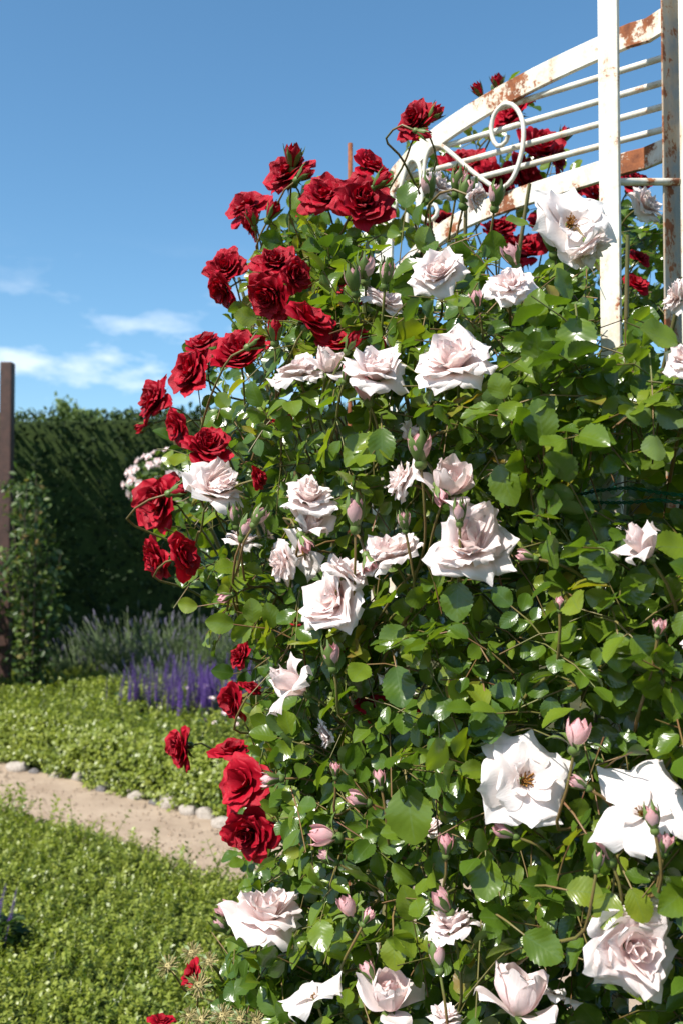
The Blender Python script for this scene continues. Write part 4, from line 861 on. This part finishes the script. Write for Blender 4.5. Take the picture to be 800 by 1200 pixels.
# ------------------------------------------------------------------ canes and leaves
def inside_px(x, y):
    top = np.interp(x, [160, 262, 300, 330, 370, 440, 470, 500, 590, 640, 700, 740, 800, 1000], [470, 340, 300, 275, 268, 258, 275, 262, 258, 272, 290, 255, 240, 235])
    return (x > left_x(y) + 36) & (y > top)
canes = {}
for plant, specs in ((pale_rose, [(430, 260), (520, 320), (600, 290), (660, 280), (735, 250), (800, 300), (380, 420), (840, 350), (470, 420), (560, 480), (690, 470)]),
                     (red_rose, [(330, 260), (280, 300), (240, 440), (200, 480), (420, 250), (310, 420), (545, 215), (620, 190)])):
    base = np.array(plant.location)
    for (x, y) in specs:
        d = float(surf(x, y)) + random.uniform(.16, .36); top = P(x, y + 25, d); b0 = base + np.array((random.uniform(-.12, .12), random.uniform(-.1, .1), 0))
        m1 = b0 * .55 + top * .45 + np.array((random.uniform(-.1, .1), random.uniform(.12, .25), .1)); m1[0] += .16 if plant is red_rose else 0; m1[2] = top[2] * random.uniform(.45, .6)
        V, F = tube(spline([b0, m1, top], 22) - base, np.linspace(.010, .0035, 22), 7); link('cane', raw_mesh('cane', V, F, m_cane), plant)

LV = {'M': [], 't': [], 'k': [], 'tint': [], 'plant': []}
RAC = {0: Acc(), 1: Acc()}
for x in range(695, 830, 12): DISCS.append((x, 582, 15, float(np.interp(x, [690, 830], [1.40, 1.24]))))
for x, y in ((455, 312), (462, 300), (472, 290), (484, 278), (498, 268), (512, 262), (528, 256)): DISCS.append((x, y, 9, 2.05))
for y in range(235, 400, 12): DISCS.append((715, y, 14, 1.76)); DISCS.append((787, y + 25, 13, 1.80))
BC = np.array([b_[0] for b_ in BLOOMS]); BR = np.array([b_[1] for b_ in BLOOMS])
NOUT = nrm(np.array((-.42, -.80, .30)))
def blocked(q, margin=8):
    X, Y, Z = project(q)
    if random.random() < .8:
        dq = BC - q; al_ = -(dq @ SUNV); dist2 = np.sum(dq * dq, 1) - al_ ** 2
        if np.any((al_ > .01) & (al_ < .28) & (dist2 < BR ** 2)): return True
    for (x, y, r_, d) in DISCS:
        if Z < d + .05 and (X - x) ** 2 + (Y - y) ** 2 < (r_ * .92 + margin) ** 2: return True
    return False
def compound(p, rdir, nout, size, plant, tint, nl=5, check=True):
    rdir = nrm(rdir); Nn = nrm(np.array((0, 0, .30)) + nout * .48 + SUNV * .42 + rng.normal(0, .34, 3)); Nn = nrm(Nn - rdir * np.dot(Nn, rdir)); side = np.cross(rdir, Nn)
    ln = size * random.uniform(1.5, 1.9); droop = random.uniform(.05, .3)
    pt_ = lambda t: p + rdir * ln * t - np.array((0, 0, 1)) * droop * ln * t * t
    items = [(1.0, 0, 1.0)] + [(t, s, k) for t, k in ((.66, .92), (.26, .74))[: (nl - 1) // 2] for s in (-1, 1)]
    put = 0
    if check:
        if blocked(pt_(.3), 0) or blocked(pt_(1.0), 0) or blocked(pt_(-.35), 0): return
        X, Y, Z = project(pt_(1.3))
        if X < left_x(Y) - 6: return
    for t, s, k in items:
        ld = nrm(rdir * (1 if s == 0 else .45) + side * s * .9 - np.array((0, 0, 1)) * random.uniform(-.05, .4) + rng.normal(0, .13, 3)); nn = nrm(Nn + rng.normal(0, .16, 3))
        L = size * k * random.uniform(.85, 1.12); q = pt_(t) + side * s * .003
        mid = q + ld * L * .5
        if check and (blocked(mid) or blocked(q + ld * L, 2)): continue
        LV['M'].append(frames(ld[None], nn[None])[0] * L); LV['t'].append(q); LV['k'].append(random.randrange(4)); LV['tint'].append(float(np.clip(tint + random.gauss(0, .07), .02, .98))); LV['plant'].append(plant); put += 1
    if put:
        V, F = tube([pt_(-.35) + np.array((0, .004, 0)), pt_(.3), pt_(1.02)], [.0013, .0011, .0009], 3); RAC[plant].add(V, F, .5)
def rand_dir(): return rng.normal(0, 1, 3)
def which_plant(x, y, t): return 1 if (x < 300 + 30 * math.sin(y * .02) or y < 300 - .12 * (x - 300) or t > .42) else 0
def sample(n, tlo, thi, size_mul=1.0, xr=(150, 980), yr=(235, 1560), tint_mu=.42):
    c = 0
    while c < n:
        x, y = random.uniform(*xr), random.uniform(*yr)
        if not inside_px(x, y): continue
        t = random.uniform(tlo, thi); D = float(surf(x, y)) + t
        if x > 690 and y < 395 - (x - 690) * .1: D = max(D, random.uniform(1.9, 2.5))
        if 440 < x < 700 and y < 330 and D < 2.0 and t > .02 and y < 262 + .0 * x: D = max(D, 2.06)
        p = P(x, y, D); pl = which_plant(x, y, t); sz = (.039 if pl == 0 else .034) * random.uniform(.72, 1.22) * size_mul
        tint = random.gauss(tint_mu, .15) + (.30 if random.random() < .15 else 0)
        rd = nrm(nrm(rand_dir()) * 1.0 + NOUT * .45 + np.array((0, 0, .05)))
        compound(p, rd, NOUT if x > left_x(y) + 50 else nrm(NOUT + np.array((-.5, .2, 0))), sz, pl, tint, random.choice((5, 5, 5, 3, 7)) if random.random() < .95 else 3)
        c += 1
sample(1500, -.05, .07, tint_mu=.46)
sample(1250, .05, .24, tint_mu=.42)
sample(1000, .20, .75, 1.25, tint_mu=.36)
sample(260, -.02, .25, xr=(190, 430), yr=(690, 1260), tint_mu=.42)
sample(130, -.03, .16, xr=(250, 430), yr=(262, 430), tint_mu=.60)
sample(260, .4, .9, xr=(600, 920), yr=(246, 460), tint_mu=.46)
sample(190, .0, .35, xr=(300, 700), yr=(262, 440), tint_mu=.48)
# young yellow-green leaves standing clear of the mass at its end and top, and leaves behind the arch
for (x, y, d, k) in [(345, 262, 1.62, 0), (300, 290, 1.72, 0), (315, 335, 1.62, 0), (372, 300, 1.7, 0), (430, 268, 1.66, 0), (255, 345, 1.75, 0), (352, 250, 1.7, 0), (225, 455, 1.72, 0), (170, 500, 1.8, 0), (205, 530, 1.76, 0), (190, 625, 1.75, 0), (200, 690, 1.72, 0), (235, 745, 1.66, 0), (240, 860, 1.62, 0), (250, 1010, 1.56, 0), (228, 895, 1.66, 0),
                     (480, 165, 2.3, 1), (590, 150, 2.28, 1), (560, 170, 2.3, 1), (600, 180, 2.3, 1), (640, 205, 2.25, 1), (520, 200, 2.3, 1), (490, 215, 2.3, 1), (585, 115, 2.3, 1), (660, 240, 2.2, 1), (540, 225, 2.3, 1), (450, 240, 2.3, 1), (465, 232, 2.3, 1), (625, 230, 2.2, 1)]:
    for j in range(3):
        compound(P(x + random.uniform(-14, 14), y + random.uniform(-10, 10), d + random.uniform(0, .06)), rand_dir() + NOUT * .3, NOUT, .042 * random.uniform(.85, 1.15), 1, random.gauss(.62, .15))
# large single leaves that stand out in front
for (x, y, L, tn, a) in [(592, 568, .054, .55, -75), (633, 495, .055, .45, 100), (578, 288, .045, .5, 100), (675, 400, .06, .55, -95), (468, 805, .055, .38, -80), (480, 955, .075, .60, -85), (572, 845, .055, .40, -85), (630, 412, .05, .42, 100), (461, 1118, .042, .8, -90), (684, 1045, .04, .82, 0), (535, 705, .05, .5, -95), (420, 525, .055, .72, -140), (447, 522, .05, .48, -90), (712, 1068, .04, .85, -110), (748, 1062, .04, .82, -70), (462, 268, .05, .78, 20), (497, 280, .045, .66, 95), (700, 1000, .05, .5, -60), (725, 765, .045, .55, -90), (757, 765, .046, .6, -50), (635, 1110, .05, .5, -30), (570, 1030, .05, .55, -90), (770, 395, .05, .7, 170), (605, 262, .04, .75, 180)]:
    d = float(surf(x, y)) - .06 + (.1 if y < 300 else 0); c = P(x, y, d); a = R(a); ld = nrm(np.array((math.cos(a), -.25, math.sin(a)))); nn = nrm(np.array((-.25, -.8, .5)) + rng.normal(0, .15, 3))
    q = c - ld * L * .5
    LV['M'].append(frames(ld[None], nn[None])[0] * L); LV['t'].append(q); LV['k'].append(random.randrange(4)); LV['tint'].append(tn); LV['plant'].append(0 if y > 300 else 1)
    V, F = tube([q + ld * .002, q - ld * .02 + np.array((0, .01, 0)), q - ld * .05 + np.array((.01, .06, -.02))], [.0012, .0014, .0018], 4); RAC[0].add(V, F, .5)
LM = np.array(LV['M']); Lt = np.array(LV['t']); Lk = np.array(LV['k']); Lti = np.array(LV['tint']); Lp = np.array(LV['plant'])

# which leaves show largest: a coarse depth buffer tells, and those become parts of their own
def visible_area():
    Wb, Hb, s = 400, 600, .5; zb = np.full((Hb, Wb), 1e9); ib = np.full((Hb, Wb), -1)
    def fill(poly, z, i):
        x0, x1 = int(max(poly[:, 0].min(), 0)), int(min(poly[:, 0].max() + 1, Wb - 1)); y0, y1 = int(max(poly[:, 1].min(), 0)), int(min(poly[:, 1].max() + 1, Hb - 1))
        if x1 < x0 or y1 < y0: return
        gx, gy = np.meshgrid(np.arange(x0, x1 + 1) + .5, np.arange(y0, y1 + 1) + .5); sg = None; m = np.ones(gx.shape, bool); m2 = m.copy()
        for k in range(len(poly)):
            a, b = poly[k], poly[(k + 1) % len(poly)]; cr_ = (b[0] - a[0]) * (gy - a[1]) - (b[1] - a[1]) * (gx - a[0]); m &= cr_ >= 0; m2 &= cr_ <= 0
        m |= m2; sub = zb[y0:y1 + 1, x0:x1 + 1]; m &= z < sub; sub[m] = z; ib[y0:y1 + 1, x0:x1 + 1][m] = i
    key = np.array([(0, 0, 0), (-.30, .3, .05), (-.30, .65, 0), (0, 1, -.05), (.30, .65, 0), (.30, .3, .05)])
    W_ = np.einsum('nij,kj->nki', LM, key) + Lt[:, None]; X, Y, Z = project(W_)
    for i in range(len(Lt)): fill(np.stack([X[i] * s, Y[i] * s], 1), Z[i].mean(), i)
    an = np.linspace(0, 6.283, 10, endpoint=False)
    for (x, y, r_, d) in DISCS: fill(np.stack([(x + r_ * .8 * np.cos(an)) * s, (y + r_ * .8 * np.sin(an)) * s], 1), d, -1)
    return np.bincount(ib[ib >= 0], minlength=len(Lt))
area = visible_area()
own = np.zeros(len(Lt), bool)
for pl in (0, 1):
    i = np.where(Lp == pl)[0]; own[i[np.argsort(-area[i])[:296]]] = True
own &= area > 6
TN = [.12, .25, .36, .46, .56, .68, .82]
LEAFM = {}
for k in range(4):
    for j, tn in enumerate(TN): LEAFM[k, j] = raw_mesh('leaf', ROSE_FINE[k][0], ROSE_FINE[k][1], m_leaf, True, tint=np.full(len(ROSE_FINE[k][0]), tn), luv=ROSE_FINE[k][2])
for i in np.where(own)[0]:
    plant = (pale_rose, red_rose)[Lp[i]]; j = int(np.argmin(np.abs(np.array(TN) - Lti[i]))); o = link('leaf', LEAFM[int(Lk[i]), j], plant)
    mt = Matrix([[*LM[i][r_], Lt[i][r_] - plant.location[r_]] for r_ in range(3)] + [[0, 0, 0, 1]]); o.matrix_basis = mt
for pl, plant in ((0, pale_rose), (1, red_rose)):
    acc = Acc()
    for k in range(4):
        s_ = (~own) & (Lp == pl) & (Lk == k); acc.scatter(ROSE[k], LM[s_], Lt[s_] - np.array(plant.location), Lti[s_])
    link('foliage', acc.mesh('foliage', m_leaf), plant, kind='stuff')
    a = RAC[pl]; a.V = [v - np.array(plant.location, np.float32) for v in a.V]; link('leaf_stalks', a.mesh('leaf_stalks', m_stalk), plant, kind='stuff')
print('petals', sum(o.name.startswith('petal') for o in bpy.data.objects), 'leaves', len(Lt), 'own', int(own.sum()), 'tris', sum(len(m_.polygons) for m_ in bpy.data.meshes) * 2)
